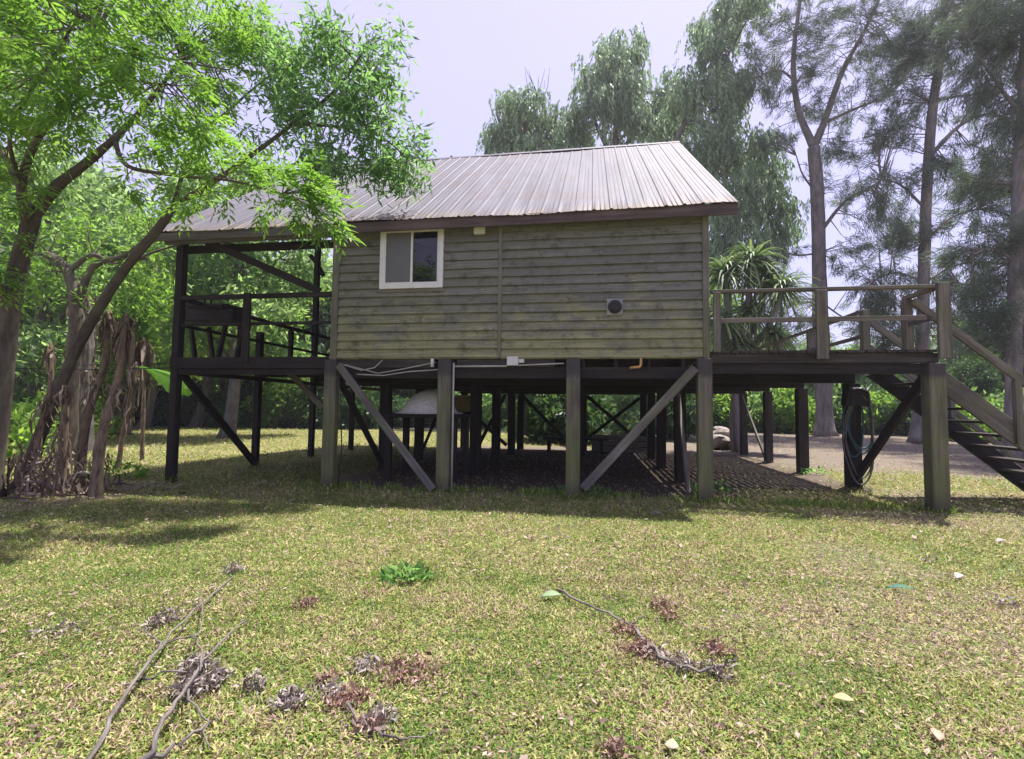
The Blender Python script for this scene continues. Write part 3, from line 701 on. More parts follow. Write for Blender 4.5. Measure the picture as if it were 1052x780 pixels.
# barbecue on the porch
gc_ = h2w(hp(222, 360, .75)[0], .75, F)
bq = empty('porch_barbecue', tuple(gc_), -YAW-.25, 'dark metal barbecue box on slanted legs standing on the left porch', 'barbecue')
b = MB(); b.beam((-.75, 0, 1.02), (.75, 0, .9), .5, .3); b.build('firebox', M['dark'], bq, bevel=.05)
b = MB(); b.beam((-.72, 0, 1.22), (.5, 0, 1.12), .5, .12); b.build('lid', M['dark'], bq, bevel=.04)
b = MB(); b.tube([(-.35, -.05, 1.25), (-.35, -.05, 1.36), (-.15, -.05, 1.36), (-.15, -.05, 1.25)], .02, 6); b.build('handle', M['dark'], bq)
for sx, sy in ((-.55, -.2), (-.55, .2), (.55, -.2), (.55, .2)):
    b = MB(); b.beam((sx, sy, .8), (sx*.62, sy, 0), .07, .07); b.build('leg', M['dark'], bq)
# hoses hung on the second deck post, with the dark cloth above
hw = DU; hn = S
def hang(name, label, mat, rads, lens, off, cat='hose', seed=0):
    r = random.Random(seed); pts = []
    for R_, L2 in zip(rads, lens):
        ph = r.uniform(-.08, .08)
        for i in range(28):
            th = 2*math.pi*i/28
            x = R_*math.sin(th)*(1+.1*math.sin(3*th+ph*9)); z = 1.83-L2/2+L2/2*math.cos(th)
            pts.append((hw+x+ph, hn-.17-off-.02*math.sin(th*2+ph*20), z))
    b = MB(); b.tube(pts, .017, 6); o = b.build(name, mat, None, smooth=True)
    o.location = (HX, HY, 0); o.rotation_euler = (0, 0, -YAW); tag(o, label, cat)
hang('garden_hose', 'dark blue-green hose hung in a shorter coil on the deck post', M['hose_blue'], (.2, .23, .18), (1.15, 1.05, 1.22), .03, seed=2)
hang('garden_hose', 'grey hose hung in the longest loops on the deck post', M['hose_grey'], (.27, .24), (1.75, 1.62), .06, seed=5)
b = MB()
for sx in (-1, 1): b.beam((hw+sx*.02, hn-.18, 1.97), (hw+sx*.2, hn-.18, 1.88), .22, .07, up=(0, 0, 1)); b.beam((hw+sx*.17, hn-.18, 1.91), (hw+sx*.2, hn-.18, 1.6), .2, .09, up=(1, 0, 0))
b.beam((hw, hn-.22, 1.99), (hw, hn-.22, 1.62), .32, .08, up=(0, 1, 0))
o = b.build('draped_cloth', M['black'], None, bevel=.03); o.location = (HX, HY, 0); o.rotation_euler = (0, 0, -YAW); tag(o, 'black cloth draped over the top of the hose post under the deck', 'cloth')
# rock pile behind the deck
for i, (px, py, s) in enumerate(((741, 462, .5), (752, 463, .42), (747, 455, .46), (737, 452, .45), (755, 455, .33), (742, 444, .4), (750, 446, .36), (733, 461, .34), (760, 464, .3))):
    p = at(px, py, 19.5); r = random.Random(i)
    bm_ = MB(); prof = [(.05*s, -s*.5), (.6*s, -s*.38), (.85*s, -.05*s), (.72*s, s*.28), (.35*s, s*.46), (.04*s, s*.5)]
    bm_.lathe((0, 0, 0), prof, 9, wob=.5); o = bm_.build('rock', M['stone'], None)
    o.location = (p[0], p[1]+r.uniform(-.25, .25), max(s*.4, p[2])); o.rotation_euler = (r.uniform(-.5, .5), r.uniform(-.5, .5), r.uniform(0, 6)); tag(o, 'greyish pink rock in the pile beside the spiky plant behind the deck', 'rock', 'rocks piled behind the deck')

# ------------------------------------------------------------------ vegetation
def rv(n, r): v = r.normal(size=(n, 3)); return v/np.linalg.norm(v, axis=1)[:, None]
def unit(a): return a/(np.linalg.norm(a, axis=-1, keepdims=True)+1e-9)
def leaf_quads(b, d, L, w, r, curl=.12, flat=None):
    """diamond leaves from base b along d"""
    n = len(b); d = unit(d); q = rv(n, r) if flat is None else flat
    s = unit(np.cross(d, q)); L = np.broadcast_to(L, (n,)); w = np.broadcast_to(w, (n,))
    up = np.cross(s, d); m = b+d*(L*.45)[:, None]+up*(L*curl*.5)[:, None]; t = b+d*L[:, None]
    return np.stack([b, m+s*(w/2)[:, None], t, m-s*(w/2)[:, None]], 1)
def resample(limbs, step=.15):
    P, RR, ID = [], [], []
    for pts, r0, r1 in limbs:
        pts = np.asarray(pts); seg = np.linalg.norm(np.diff(pts, axis=0), axis=1); T_ = seg.sum(); acc = 0
        for i in range(len(seg)):
            k = max(2, int(seg[i]/step))
            for j in range(k):
                f = j/k; P.append(pts[i]*(1-f)+pts[i+1]*f); RR.append(r0+(r1-r0)*(acc+f*seg[i])/T_)
            acc += seg[i]
        P.append(pts[-1]); RR.append(r1)
    return np.array(P), np.array(RR)
def smooth_line(pts, k=5, wob=0.0, r=None):
    pts = np.asarray(pts, float); out = []
    n = len(pts)
    for i in range(n-1):
        p0, p1, p2, p3 = pts[max(i-1, 0)], pts[i], pts[i+1], pts[min(i+2, n-1)]
        for j in range(k):
            t = j/k; out.append(.5*((2*p1)+(-p0+p2)*t+(2*p0-5*p1+4*p2-p3)*t*t+(-p0+3*p1-3*p2+p3)*t**3))
    out.append(pts[-1]); out = np.array(out)
    if wob and r is not None: out[1:-1] += r.normal(size=(len(out)-2, 3))*wob
    return out
LEAF = {}
def f_pinnate(c, dr, n, r, L=.13, w=.036, rach=.26):
    """n compound leaves round each cluster point c (K,3), hanging outwards"""
    K = len(c); c = np.repeat(c, n, 0); dr = np.repeat(dr, n, 0); N = len(c)
    hd = unit(dr*.6+rv(N, r)*.9+np.array([0, 0, -.12])); hd[:, 2] *= .6; hd = unit(hd)
    b0 = c+rv(N, r)*.16*r.random((N, 1)); rl = rach*(.6+.7*r.random(N)); sd = unit(np.cross(hd, np.array([0, 0, 1.])+rv(N, r)*.35)); out = []; rn = []
    base = r.random(K).repeat(n)*.5+.3*r.random(N)
    upv = np.cross(sd, hd)
    for t, s in ((.3, 1), (.3, -1), (.6, 1), (.6, -1), (.85, 1), (.85, -1), (1.0, 0)):
        p = b0+hd*(rl*t)[:, None]+np.array([0, 0, -1.])*(rl*.25*t*t)[:, None]
        d = hd*(.75 if s else 1)+sd*s*.75+np.array([0, 0, -.3])
        out.append(leaf_quads(p, d, L*(.75+.5*r.random(N)), w*(.8+.4*r.random(N)), r, .1, upv+rv(N, r)*.3)); rn.append(np.clip(base+.2*r.random(N), 0, 1))
    return np.concatenate(out), np.concatenate(rn)
def f_lance(c, dr, n, r, L=.15, w=.04, spread=.4, droop=.4):
    K = len(c); c0 = c; c = np.repeat(c, n, 0); dr = np.repeat(dr, n, 0); N = len(c)
    b = c+rv(N, r)*(spread*r.random((N, 1))**.5)
    d = dr*.35+rv(N, r)+np.array([0, 0, -droop])
    base = r.random(K).repeat(n)
    return leaf_quads(b, d, L*(.6+.8*r.random(N)), w*(.7+.6*r.random(N)), r), np.clip(base*.5+.5*r.random(N), 0, 1)
def f_willow(c, dr, n, r, L=.36, w=.12, strand=.95, spread=1.0):
    K = len(c); c = np.repeat(c, n, 0); dr = np.repeat(dr, n, 0); N = len(c); out = []; rn = []
    b = c+rv(N, r)*(spread*r.random((N, 1))); h = unit(dr*np.array([1, 1, 0.])+rv(N, r)*.5)*np.array([1, 1, .2]); sl = strand*(.4+.9*r.random(N)); base = r.random(K).repeat(n)*.55
    for k in range(9):
        t = k/8
        p = b+h*(.5*t*(1.2-t*.5)) + np.array([0, 0, -1.])*(sl*t**1.5)[:, None]
        d = np.array([0, 0, -1.1])+h*.3*(1-t)+rv(N, r)*.55
        out.append(leaf_quads(p, d, L*(.7+.6*r.random(N)), w*(.7+.6*r.random(N)), r)); rn.append(np.clip(base+.45*r.random(N), 0, 1))
    return np.concatenate(out), np.concatenate(rn)
def f_needle(c, dr, n, r, L=.55, w=.03, spread=.6):
    K = len(c); ax = unit(dr*.8+rv(K, r)*.7+np.array([0, 0, -.1])); c = np.repeat(c, n, 0); ax = np.repeat(ax, n, 0); N = len(c)
    b = c+ax*((r.random((N, 1))-.5)*spread*2.2)+rv(N, r)*.16
    d = ax*.8+rv(N, r)*.55+np.array([0, 0, -.25]); base = r.random(K).repeat(n)
    return leaf_quads(b, d, L*(.5+.8*r.random(N)), w*(.7+.6*r.random(N)), r, .05), np.clip(base*.45+.55*r.random(N), 0, 1)
def crown(limbs, blobs, fn, n, r, twig_r=.012, shell=.35, minstart=0.25, kw={}):
    """cluster points in ellipsoid blobs, joined to the nearest limb by a twig; returns quads, rnd, twig MB"""
    SP, SR_ = resample(limbs); st = int(len(SP)*minstart*0); C_, D_ = [], []; tw = MB()
    for c, rad, k in blobs:
        u = rv(k, r)*((shell+(1-shell)*r.random(k))**.6)[:, None]; p = np.asarray(c)+u*np.asarray(rad)
        dist = np.linalg.norm(p[:, None]-SP[None], axis=2)+SR_[None]*2.5
        j = dist.argmin(1); s = SP[j]
        for a, e in zip(s, p):
            l = np.linalg.norm(e-a); mid = a*.45+e*.55+np.array([0, 0, .1*l])+r.normal(size=3)*.06*l
            tw.tube([a, mid, e], [twig_r*(1+.5*l/2), twig_r*.8, twig_r*.3], 4, cap=False)
            C_.append(e); D_.append(unit((e-a)+u.mean(0)*0)); 
            if l > rad[0]*.5: C_.append(mid*.35+e*.65+r.normal(size=3)*.12*l); D_.append(unit(e-a))
    C_, D_ = np.array(C_), np.array(D_)
    q, rn = fn(C_, D_, n, r, **kw); return q, rn, tw
def leafy(name, q, rn, tw, ml, mb, root):
    tv = np.array(tw.v)[np.array([f for f in tw.f if len(f) == 4])]
    o = qmesh(name, np.concatenate([q, tv]), np.concatenate([rn, np.zeros(len(tv))]), ml, root)
    o.data.materials.append(mb); mi = np.zeros(len(q)+len(tv), dtype=np.int32); mi[len(q):] = 1
    o.data.polygons.foreach_set('material_index', mi); return o
def tree(name, label, cat, base, limbs, blobs, fn, n, leaf, brk, group=None, seed=0, twig_r=.012, kw={}, sides=9, shell=.35):
    """limbs: [(world points, r0, r1)]; blobs: [(world centre, radii, clusters)]"""
    r = np.random.default_rng(seed); root = empty(name, tuple(base), 0, label, cat, group); B = np.asarray(base)
    L2 = [(smooth_line(np.asarray(p)-B, 5, .0, r), a, b) for p, a, b in limbs]
    for i, (p, a, b) in enumerate(L2):
        mb = MB(); m = len(p); rad = [a+(b-a)*(k/(m-1))**.85 for k in range(m)]
        if i == 0: rad[0] *= 1.5; rad[1] *= 1.2; rad[2] *= 1.07
        mb.tube(p, rad, sides, wob=.06); mb.build('trunk' if i == 0 else 'limb', M[brk], root, smooth=True)
    q, rn, tw = crown(L2, [(np.asarray(c)-B, rad, k) for c, rad, k in blobs], fn, n, r, twig_r, shell, kw=kw)
    leafy('crown', q, rn, tw, M[leaf], M[brk], root)
    return root
def A(Y, *pts): return [at(x, y, Y if len(z) == 0 else Y+z[0]) for x, y, *z in pts]
def BL(Y, k, *es):
    out = []
    for px, py, rx, ry, *o in es:
        dy = o[0] if o else 0; m = o[1] if len(o) > 1 else 1
        s = (Y+dy)/F_PX; out.append((at(px, py, Y+dy), (rx*s, max(rx, ry)*s*.8, ry*s), max(2, int(k*m*rx*ry/2500))))
    return out

# A: bright-leaved tree at the left edge
ba = gnd(-14, 512); YA = ba[1]
limbs = [(A(YA, (-14, 512), (0, 410), (10, 320), (22, 262), (34, 222)), .155, .11),
         (A(YA, (34, 222), (58, 192), (88, 168), (118, 142), (150, 108, .2), (185, 62, .4)), .1, .025),
         (A(YA, (30, 240), (22, 190, -.3), (40, 140, -.5), (72, 95, -.6), (95, 40, -.8), (110, -20, -1)), .075, .02),
         (A(YA, (34, 222), (10, 170, .3), (-20, 120, .5), (-50, 60, .6)), .07, .02),
         (A(YA-.6, (92, 62), (120, 56), (160, 58), (200, 66), (236, 72)), .03, .01),
         (A(YA-.4, (97, 45), (90, 10), (86, -30)), .04, .015),
         (A(YA, (118, 142), (130, 170, -.3), (180, 180, -.5), (240, 186, -.8), (290, 200, -1.)), .04, .012),
         (A(YA, (10, 320), (-15, 260, -.5), (-40, 200, -1)), .06, .02),
         (A(YA, (95, 40, -.8), (130, -20, -1.3), (165, -50, -1.7), (220, -75, -2.1)), .03, .01),
         (A(YA, (40, 140, -.5), (60, 120, -1.2), (110, 85, -1.8), (180, 88, -2.3)), .03, .008),
         (A(YA, (22, 190, -.3), (10, 140, -1.2), (40, 80, -2), (80, 20, -2.5)), .035, .01),
         (A(YA, (40, 140, -.5), (-10, 120, -1.3), (-60, 70, -2.2)), .03, .01)]
blobs = BL(YA, 26, (50, 40, 75, 50), (140, 30, 70, 45, -.4), (25, 120, 60, 50, -.5), (110, 100, 60, 40, .4, .8), (205, 55, 55, 45, .3), (215, 110, 45, 30, 0, .7), (160, 178, 55, 18, -.4, .9),
           (230, 172, 50, 20, -.8, 1.), (300, 195, 36, 20, -1., 1.1), (325, 222, 28, 26, -1., 1.5), (0, 5, 90, 50, -1), (110, -45, 110, 40, -.4), (-45, 120, 60, 80, .3), (18, 205, 40, 30, -.6, .6), (-20, 260, 40, 50, -.6, .7), (190, 150, 50, 20, -1.6, .6), (195, 205, 30, 9, -.8, .7), (255, 205, 30, 12, -1., .8), (325, 200, 30, 12, -1, .8), (150, 130, 40, 25, .2, .6), (250, 25, 40, 25, .5, .8), (170, 95, 60, 40, -2.2, .6), (90, 20, 70, 50, -2.4, .6), (30, 90, 60, 60, -2.5, .6), (-60, 60, 80, 80, -2.2, .6), (200, -60, 90, 60, -2., .5))
tree('leafy_tree', 'near tree with bright green drooping leaves and forked dark trunk at the left edge', 'tree', (ba[0], ba[1], 0), limbs, blobs, f_pinnate, 5, 'leaf_near', 'bark_dark', seed=3, twig_r=.009)
# B: leaning tree whose crown hangs over the porch roof
bb_ = gnd(20, 503); YB = bb_[1]
limbs = [(A(YB, (20, 503), (48, 430), (82, 352), (120, 288), (165, 232), (178, 212)), .105, .065),
         (A(YB, (178, 212), (215, 190), (262, 157), (300, 128), (345, 92), (375, 50)), .06, .015),
         (A(YB, (178, 212), (200, 150, .3), (250, 100, .5), (300, 60, .6)), .04, .012),
         (A(YB, (300, 128), (345, 130), (390, 140), (420, 165)), .035, .01),
         (A(YB, (120, 288), (150, 262, .5), (210, 248, 1.1), (260, 255, 1.3)), .03, .01)]
blobs = BL(YB, 24, (355, 50, 48, 36), (315, 85, 45, 45), (380, 95, 42, 38), (345, 130, 55, 32), (400, 150, 32, 34), (415, 178, 18, 18), (270, 50, 40, 35, .4), (285, 120, 40, 35, .3, .7), (370, 170, 35, 20, -.2), (320, 170, 35, 16, -.3), (235, 30, 30, 30, .5), (390, 55, 20, 28, .2))
tree('leaning_tree', 'tree with a slanting trunk whose round mid-green crown overhangs the left end of the roof', 'tree', (bb_[0], bb_[1], 0), limbs, blobs, f_lance, 42, 'leaf_mid', 'bark_dark', seed=5, twig_r=.009, kw=dict(L=.17, w=.042, spread=.42, droop=.35))
# C: twisted mid-distance tree between trunk and porch
YC = 13.5
bc = at(70, 460, YC); bc[2] = 0
limbs = [([bc, *A(YC, (74, 380), (78, 320), (70, 280), (50, 262))], .2, .12), (A(YC, (78, 320), (95, 275), (130, 262), (155, 240)), .12, .04), (A(YC, (70, 280), (95, 262), (120, 272), (150, 265)), .08, .03)]
tree('twisted_tree', 'dark twisted tree with crooked boughs behind the leaning trunk', 'tree', (bc[0], bc[1], 0), limbs, BL(YC, 16, (60, 240, 60, 35), (140, 235, 45, 30), (110, 290, 40, 25), (20, 290, 40, 30), (160, 300, 30, 25)), f_lance, 38, 'leaf_near', 'bark_dark', seed=6, kw=dict(L=.2, w=.055, spread=.6))

# casuarinas on the right
def casuarina(label, Y, base_px, limbs, es, k, seed, n=62, kw=dict(L=.48, w=.03, spread=.5), tw=.022):
    b0 = gnd(*base_px); b0[1] = Y; b = at(base_px[0], base_px[1], Y); b[2] = 0
    lm = [([b]+A(Y, *limbs[0][0]), limbs[0][1], limbs[0][2])]+[(A(Y, *p), a, c) for p, a, c in limbs[1:]]
    return tree('casuarina_tree', label, 'tree', (b[0], b[1], 0), lm, BL(Y, k*2.1, *es), f_needle, n, 'needle', 'bark_far', seed=seed, twig_r=tw, kw=kw, shell=.15)
casuarina('tall forked wispy tree standing behind the middle of the raised deck', 31, (848, 448),
    [([(846, 400), (842, 300), (840, 210), (836, 152)], .52, .36), ([(836, 152), (820, 112), (815, 62), (822, 0), (828, -60)], .25, .07), ([(836, 152), (848, 122), (866, 72), (888, 32), (912, -20)], .27, .07),
     ([(850, 125), (878, 112), (910, 100)], .12, .04), ([(818, 85), (800, 72), (776, 80)], .1, .03), ([(842, 240), (870, 205), (900, 190), (915, 165)], .13, .04), ([(840, 200), (825, 180), (818, 160)], .08, .03), ([(842, 260), (815, 262), (795, 250)], .07, .03), ([(843, 310), (875, 330), (900, 322)], .06, .03)],
    [(800, 55, 40, 50), (868, 40, 55, 50), (885, 108, 45, 25), (832, 100, 30, 35), (880, 200, 50, 22), (855, -35, 90, 45), (925, 60, 40, 40), (905, 235, 45, 20), (800, 140, 25, 25, 0, .7), (800, 262, 30, 25), (870, 270, 40, 22, 0, .7), (790, 90, 25, 25), (890, 330, 45, 20, 0, .8), (800, 330, 30, 25, 0, .8), (860, 160, 30, 20)], 30, 11)
casuarina('straight tall wispy tree rising behind the right end of the raised deck', 24.8, (943, 456),
    [([(946, 400), (948, 320), (951, 220), (957, 120), (967, 50), (972, -20), (976, -90)], .34, .14), ([(956, 160), (985, 130), (1012, 118), (1040, 122)], .12, .03), ([(955, 105), (990, 98), (1030, 96)], .09, .03), ([(951, 215), (925, 190), (905, 185)], .08, .03), ([(950, 250), (975, 225), (1005, 215)], .08, .03), ([(949, 290), (985, 272), (1015, 270)], .07, .03), ([(949, 290), (920, 280), (895, 290)], .07, .03)],
    [(985, 25, 55, 45), (935, 55, 40, 35), (1005, 120, 45, 25), (915, 140, 35, 22), (918, 188, 40, 22), (1000, 215, 45, 28), (1008, 275, 42, 22), (905, 290, 42, 20), (970, -55, 100, 45), (1030, 170, 35, 30), (985, 330, 45, 22), (920, 345, 35, 16), (970, 165, 25, 20), (940, 100, 30, 22), (930, 245, 34, 20), (965, 285, 26, 18), (905, 318, 34, 16)], 32, 12)
casuarina('wispy tree with a thick dark trunk at the right edge behind the stairs', 17, (1040, 480),
    [([(1041, 400), (1043, 300), (1047, 180), (1053, 60), (1056, -60)], .27, .13), ([(1047, 190), (1075, 150), (1100, 120)], .1, .03), ([(1050, 120), (1020, 80), (995, 40)], .08, .02), ([(1044, 270), (1020, 255), (1000, 262)], .05, .02)],
    [(1060, 60, 50, 60), (1010, 30, 40, 40), (1065, 170, 45, 40), (1035, 245, 30, 25), (1075, 280, 40, 35), (1040, 330, 28, 20), (1050, -40, 90, 45), (1040, 120, 30, 30), (1000, 85, 25, 25), (1005, 300, 34, 22, 1), (1060, 350, 40, 28), (1010, 345, 30, 18, 1, .8), (985, 260, 26, 18, 1, .8), (1000, 190, 30, 22, 1)], 34, 13, kw=dict(L=.36, w=.022, spread=.42), tw=.016)
for i, (px, Y, h_, lab) in enumerate(((905, 41, 255, 'young wispy tree far behind the deck rail between the two tall trunks'), (1000, 38, 262, 'young wispy tree far behind the top of the staircase'), (1075, 33, 225, 'young wispy tree beyond the right edge of the picture'), (795, 43, 285, 'young wispy tree far behind the spiky plant'))):
    casuarina(lab, Y, (px, 440), [([(px, 400), (px+3, 340), (px-2, h_)], .16, .05), ([(px, 380), (px-25, 350), (px-40, 345)], .05, .02), ([(px, 370), (px+25, 345), (px+42, 350)], .05, .02), ([(px, 330), (px-22, 310)], .04, .02), ([(px, 320), (px+24, 300)], .04, .02)],
        [(px-28, 345, 26, 20), (px+30, 348, 26, 20), (px-18, 308, 24, 20), (px+20, 300, 24, 20), (px, 270, 22, 20), (px, 385, 30, 20)], 16, 300+i)
# weeping trees behind the house
def weeper(label, Y, trunk, limbs, es, seed, k=34):
    b = at(*trunk, Y); b[2] = 0; top = A(Y, limbs[0][-1])[0]
    lm = [([b]+A(Y, *limbs[0]), .45, .16)]+[(A(Y, *l), .2, .05) for l in limbs[1:]]
    return tree('weeping_tree', label, 'tree', (b[0], b[1], 0), lm, BL(Y, k*2.6, *es), f_willow, 11, 'leaf_willow', 'bark_grey', seed=seed, twig_r=.03, shell=.1)
weeper('smaller weeping tree with a few bare twigs, first behind the roof ridge from the left', 37, (545, 440), [[(545, 300), (542, 180), (540, 110)], [(542, 180), (515, 130), (510, 110)], [(542, 170), (570, 125), (572, 110)]],
       [(528, 108, 26, 24), (560, 112, 22, 20), (535, 145, 34, 24), (565, 145, 28, 18), (515, 140, 14, 22)], 21)
weeper('tallest rounded weeping tree standing behind the middle of the roof ridge', 38, (632, 440), [[(632, 300), (632, 160), (640, 60)], [(632, 170), (605, 110), (600, 80)], [(632, 160), (668, 120), (672, 95)]],
       [(640, 55, 26, 24), (615, 72, 30, 28), (652, 90, 38, 34), (612, 115, 36, 32), (660, 130, 38, 25), (590, 130, 22, 24), (690, 120, 26, 30)], 22)
weeper('weeping tree with a long slanting bough behind the right end of the roof', 33, (720, 445), [[(715, 330), (700, 230), (692, 150)], [(692, 150), (712, 110), (740, 70), (768, 20)], [(700, 230), (740, 180), (775, 150)], [(705, 260), (750, 240), (790, 220)]],
       [(705, 95, 24, 32), (735, 50, 28, 44), (758, 10, 32, 40), (745, 100, 34, 34), (725, 145, 34, 30), (765, 155, 36, 34), (748, 200, 40, 32), (788, 190, 24, 32), (770, 240, 34, 26), (738, 250, 20, 34), (800, 230, 18, 22)], 23, 21)
# bare twigs on the first weeping tree stand clear of the leaves
b = MB()
for i in range(9):
    a = at(552+random.uniform(-4, 4), 108, 37); e = at(552+random.uniform(-16, 18), random.uniform(66, 84), 37+random.uniform(-1, 1)); b.tube([a, (a+e)/2+np.array([random.uniform(-.2, .2), 0, 0]), e], [.035, .022, .01], 4)
wt_ = [o for o in COL.objects if o.name.startswith('weeping_tree')][0]
o = b.build('bare_twigs', M['bark_twig'], wt_); o.location = -wt_.location

# ------------------------------------------------------------------ the wood behind: three built trees, copied
def wood_tree(name, label, H, cr, leaf, seed, n=45, kw=dict(L=.34, w=.12, spread=.9), nb=9, brk='bark_grey'):
    r = np.random.default_rng(seed)
    tr = np.array([[0, 0, -.1], [.1, 0, H*.2], [-.1, .15, H*.42], [.15, .0, H*.62], [.0, .1, H*.85]])+r.normal(size=(5, 3))*np.array([.12, .12, 0])
    lm = [(tr, .026*H, .03)]; bl = []
    for i in range(nb):
        a = i*2.4+r.random(); z = H*(.3+.62*i/nb); rad = cr*(1.0-.45*abs(i/nb-.35))*(.45+.4*r.random())
        c = np.array([math.cos(a)*rad, math.sin(a)*rad, z]); k = min(4, int(z/H/.22)); st = tr[k]*.5+tr[max(k-1, 1)]*.5
        lm.append((np.array([st, (st+c)/2+np.array([0, 0, .05*H]), c]), .012*H, .02)); s = cr*(.38+.2*r.random()); bl.append((c, (s, s, s*.72), 15))
    bl.append((np.array([0, 0, H*.9]), (cr*.45, cr*.45, H*.12), 14))
    root = tree(name, label, 'tree', (0, 0, 0), lm, bl, f_lance, n, leaf, brk, seed=seed, twig_r=.02, kw=kw, sides=7)
    return root
GW = 'trees of the wood behind the lawn'
LB = ['slim leafy tree of the wood behind the lawn', 'dark dense tree of the wood behind the lawn', 'light lime-leaved tree of the wood behind the lawn']
pr = [wood_tree('wood_tree', LB[0], 11, 3.2, 'leaf_wood', 41), wood_tree('wood_tree', LB[1], 9, 3.0, 'leaf_dark', 42, n=55), wood_tree('wood_tree', LB[2], 10, 3.0, 'leaf_lime', 43, n=38)]
used = [False]*3
def put(px, Y, kind, s, rot):
    p = at(px, 430, Y)
    o = pr[kind] if not used[kind] else copy_tree(pr[kind]); used[kind] = True
    o.location = (p[0], p[1], 0); o.scale = (s, s, s*random.uniform(.92, 1.12)); o.rotation_euler = (0, 0, rot)
    tag(o, LB[kind], 'tree', ['slim leafy trees of the wood', 'dark dense trees of the wood', 'light lime-leaved trees of the wood'][kind])
LW = [(238, 22.5, 0, 1.15), (205, 33, 0, 1.3), (150, 30, 2, 1.2), (110, 34, 0, 1.5), (60, 28, 0, 1.35), (20, 32, 2, 1.4), (-40, 27, 0, 1.5), (-110, 32, 1, 1.6), (-190, 30, 0, 1.5), (285, 34, 2, 1.15), (310, 37, 0, 1.2), (345, 36, 1, 1.1), (185, 38, 0, 1.5), (85, 40, 2, 1.7), (0, 40, 0, 1.8), (260, 41, 0, 1.3), (225, 37, 2, 1.2), (130, 24, 2, .95), (40, 21, 0, 1.0),
      (395, 38, 0, 1.1), (430, 41, 1, 1.2), (470, 40, 0, 1.1), (510, 42, 1, 1.2), (560, 42, 1, 1.15), (590, 39, 0, 1.0), (650, 42, 1, 1.2), (690, 40, 1, 1.1), (740, 44, 0, 1.1),
      (790, 44, 2, .8), (835, 46, 0, .85), (890, 44, 2, .8), (930, 45, 1, .85), (985, 40, 0, .8), (1030, 36, 2, .8), (1085, 34, 0, .9), (1150, 30, 1, 1.1), (1230, 27, 0, 1.1), (770, 38, 1, .6), (870, 40, 1, .6), (960, 39, 1, .6), (1010, 33, 1, .55)]
for i, (px, Y, k, s) in enumerate(LW): put(px, Y, k, s, i*1.3)
# shrubs along the edge of the wood
def shrub(label, leaf, seed, rx=1.3, h=1.5, k=42, n=45, kw=dict(L=.28, w=.1, spread=.42, droop=.1), brk='bark_twig'):
    r = np.random.default_rng(seed); root = empty('shrub', (0, 0, 0), 0, label, 'shrub')
    lm = [(np.array([[0, 0, -.1], [math.cos(a)*.25*rx, math.sin(a)*.25*rx, h*.4], [math.cos(a)*.6*rx, math.sin(a)*.6*rx, h*.8]]), .04, .012) for a in (0.3, 1.6, 2.9, 4.2, 5.4)]
    bl = [(np.array([math.cos(a)*rx*.5, math.sin(a)*rx*.5, h*(.35+.3*r.random())]), (rx*.55, rx*.55, h*.38), k//5) for a in (0, 1.3, 2.5, 3.8, 5.0)]+[(np.array([0, 0, h*.75]), (rx*.5, rx*.5, h*.3), k//5)]
    q, rn, tw = crown(lm, bl, f_lance, n, r, .01, .2, kw=kw)
    q[:, :, 2] = np.maximum(q[:, :, 2], .0)
    for p, a, b in lm: tw.tube(p, [a, (a+b)/2, b], 5, cap=False)
    leafy('foliage', q, rn, tw, M[leaf], M[brk], root); return root
SLB = ['dark green shrub along the foot of the wood', 'mid green shrub along the foot of the wood', 'bright lime green shrub along the foot of the wood']
sp = [shrub(SLB[0], 'leaf_dark', 51), shrub(SLB[1], 'leaf_wood', 52), shrub(SLB[2], 'leaf_lime', 53)]; su = [False]*3
def put_s(px, Y, k, s, rot, h=1.0):
    p = at(px, 430, Y); o = sp[k] if not su[k] else copy_tree(sp[k]); su[k] = True
    o.location = (p[0], p[1], 0); o.scale = (s, s, s*h); o.rotation_euler = (0, 0, rot); tag(o, SLB[k], 'shrub', SLB[k].replace('shrub', 'shrubs'))
rr = random.Random(4)
px = -230
while px < 420:
    put_s(px, 33.5+rr.uniform(-1, 1.5), rr.choice([0, 0, 0, 1]), rr.uniform(1.1, 1.7), rr.uniform(0, 6), rr.uniform(.8, 1.5)); px += rr.uniform(20, 30)
px = 400
while px < 740:
    put_s(px, 37+rr.uniform(-1, 2), rr.choice([0, 0, 1]), rr.uniform(1.3, 1.9), rr.uniform(0, 6), rr.uniform(.8, 1.4)); px += rr.uniform(18, 28)
px = 740
while px < 1240:
    Y = 37+rr.uniform(-1.5, 1.5) if px < 1000 else 30+rr.uniform(-1, 2)
    put_s(px, Y, rr.choice([2, 0, 1, 2, 0]), rr.uniform(1.2, 1.9), rr.uniform(0, 6), rr.uniform(.9, 1.5)); px += rr.uniform(16, 26)
for px, Y, k, s, h in ((905, 34, 2, 1.5, 1.1), (1000, 27, 2, 1.2, 1.0), (815, 34, 2, 1.3, 1.5), (780, 35, 1, 1.3, 1.4), (870, 35.5, 1, 1.5, 1.4), (925, 33, 0, 1.2, 1.2), (985, 30, 1, 1.4, 1.3), (1030, 28, 2, 1.1, 1.2), (1065, 26, 1, 1.3, 1.2), (585, 22.0, 0, 1.5, 1.2), (560, 23, 0, 1.3, 1.3), (690, 25, 0, 1.4, 1.2), (640, 29, 1, 1.3, 1.1), (10, 19, 1, 1.0, 1.2), (60, 17, 2, .8, 1.4), (-60, 18, 1, 1.3, 1.5)): put_s(px, Y, k, s, px*.1, h)
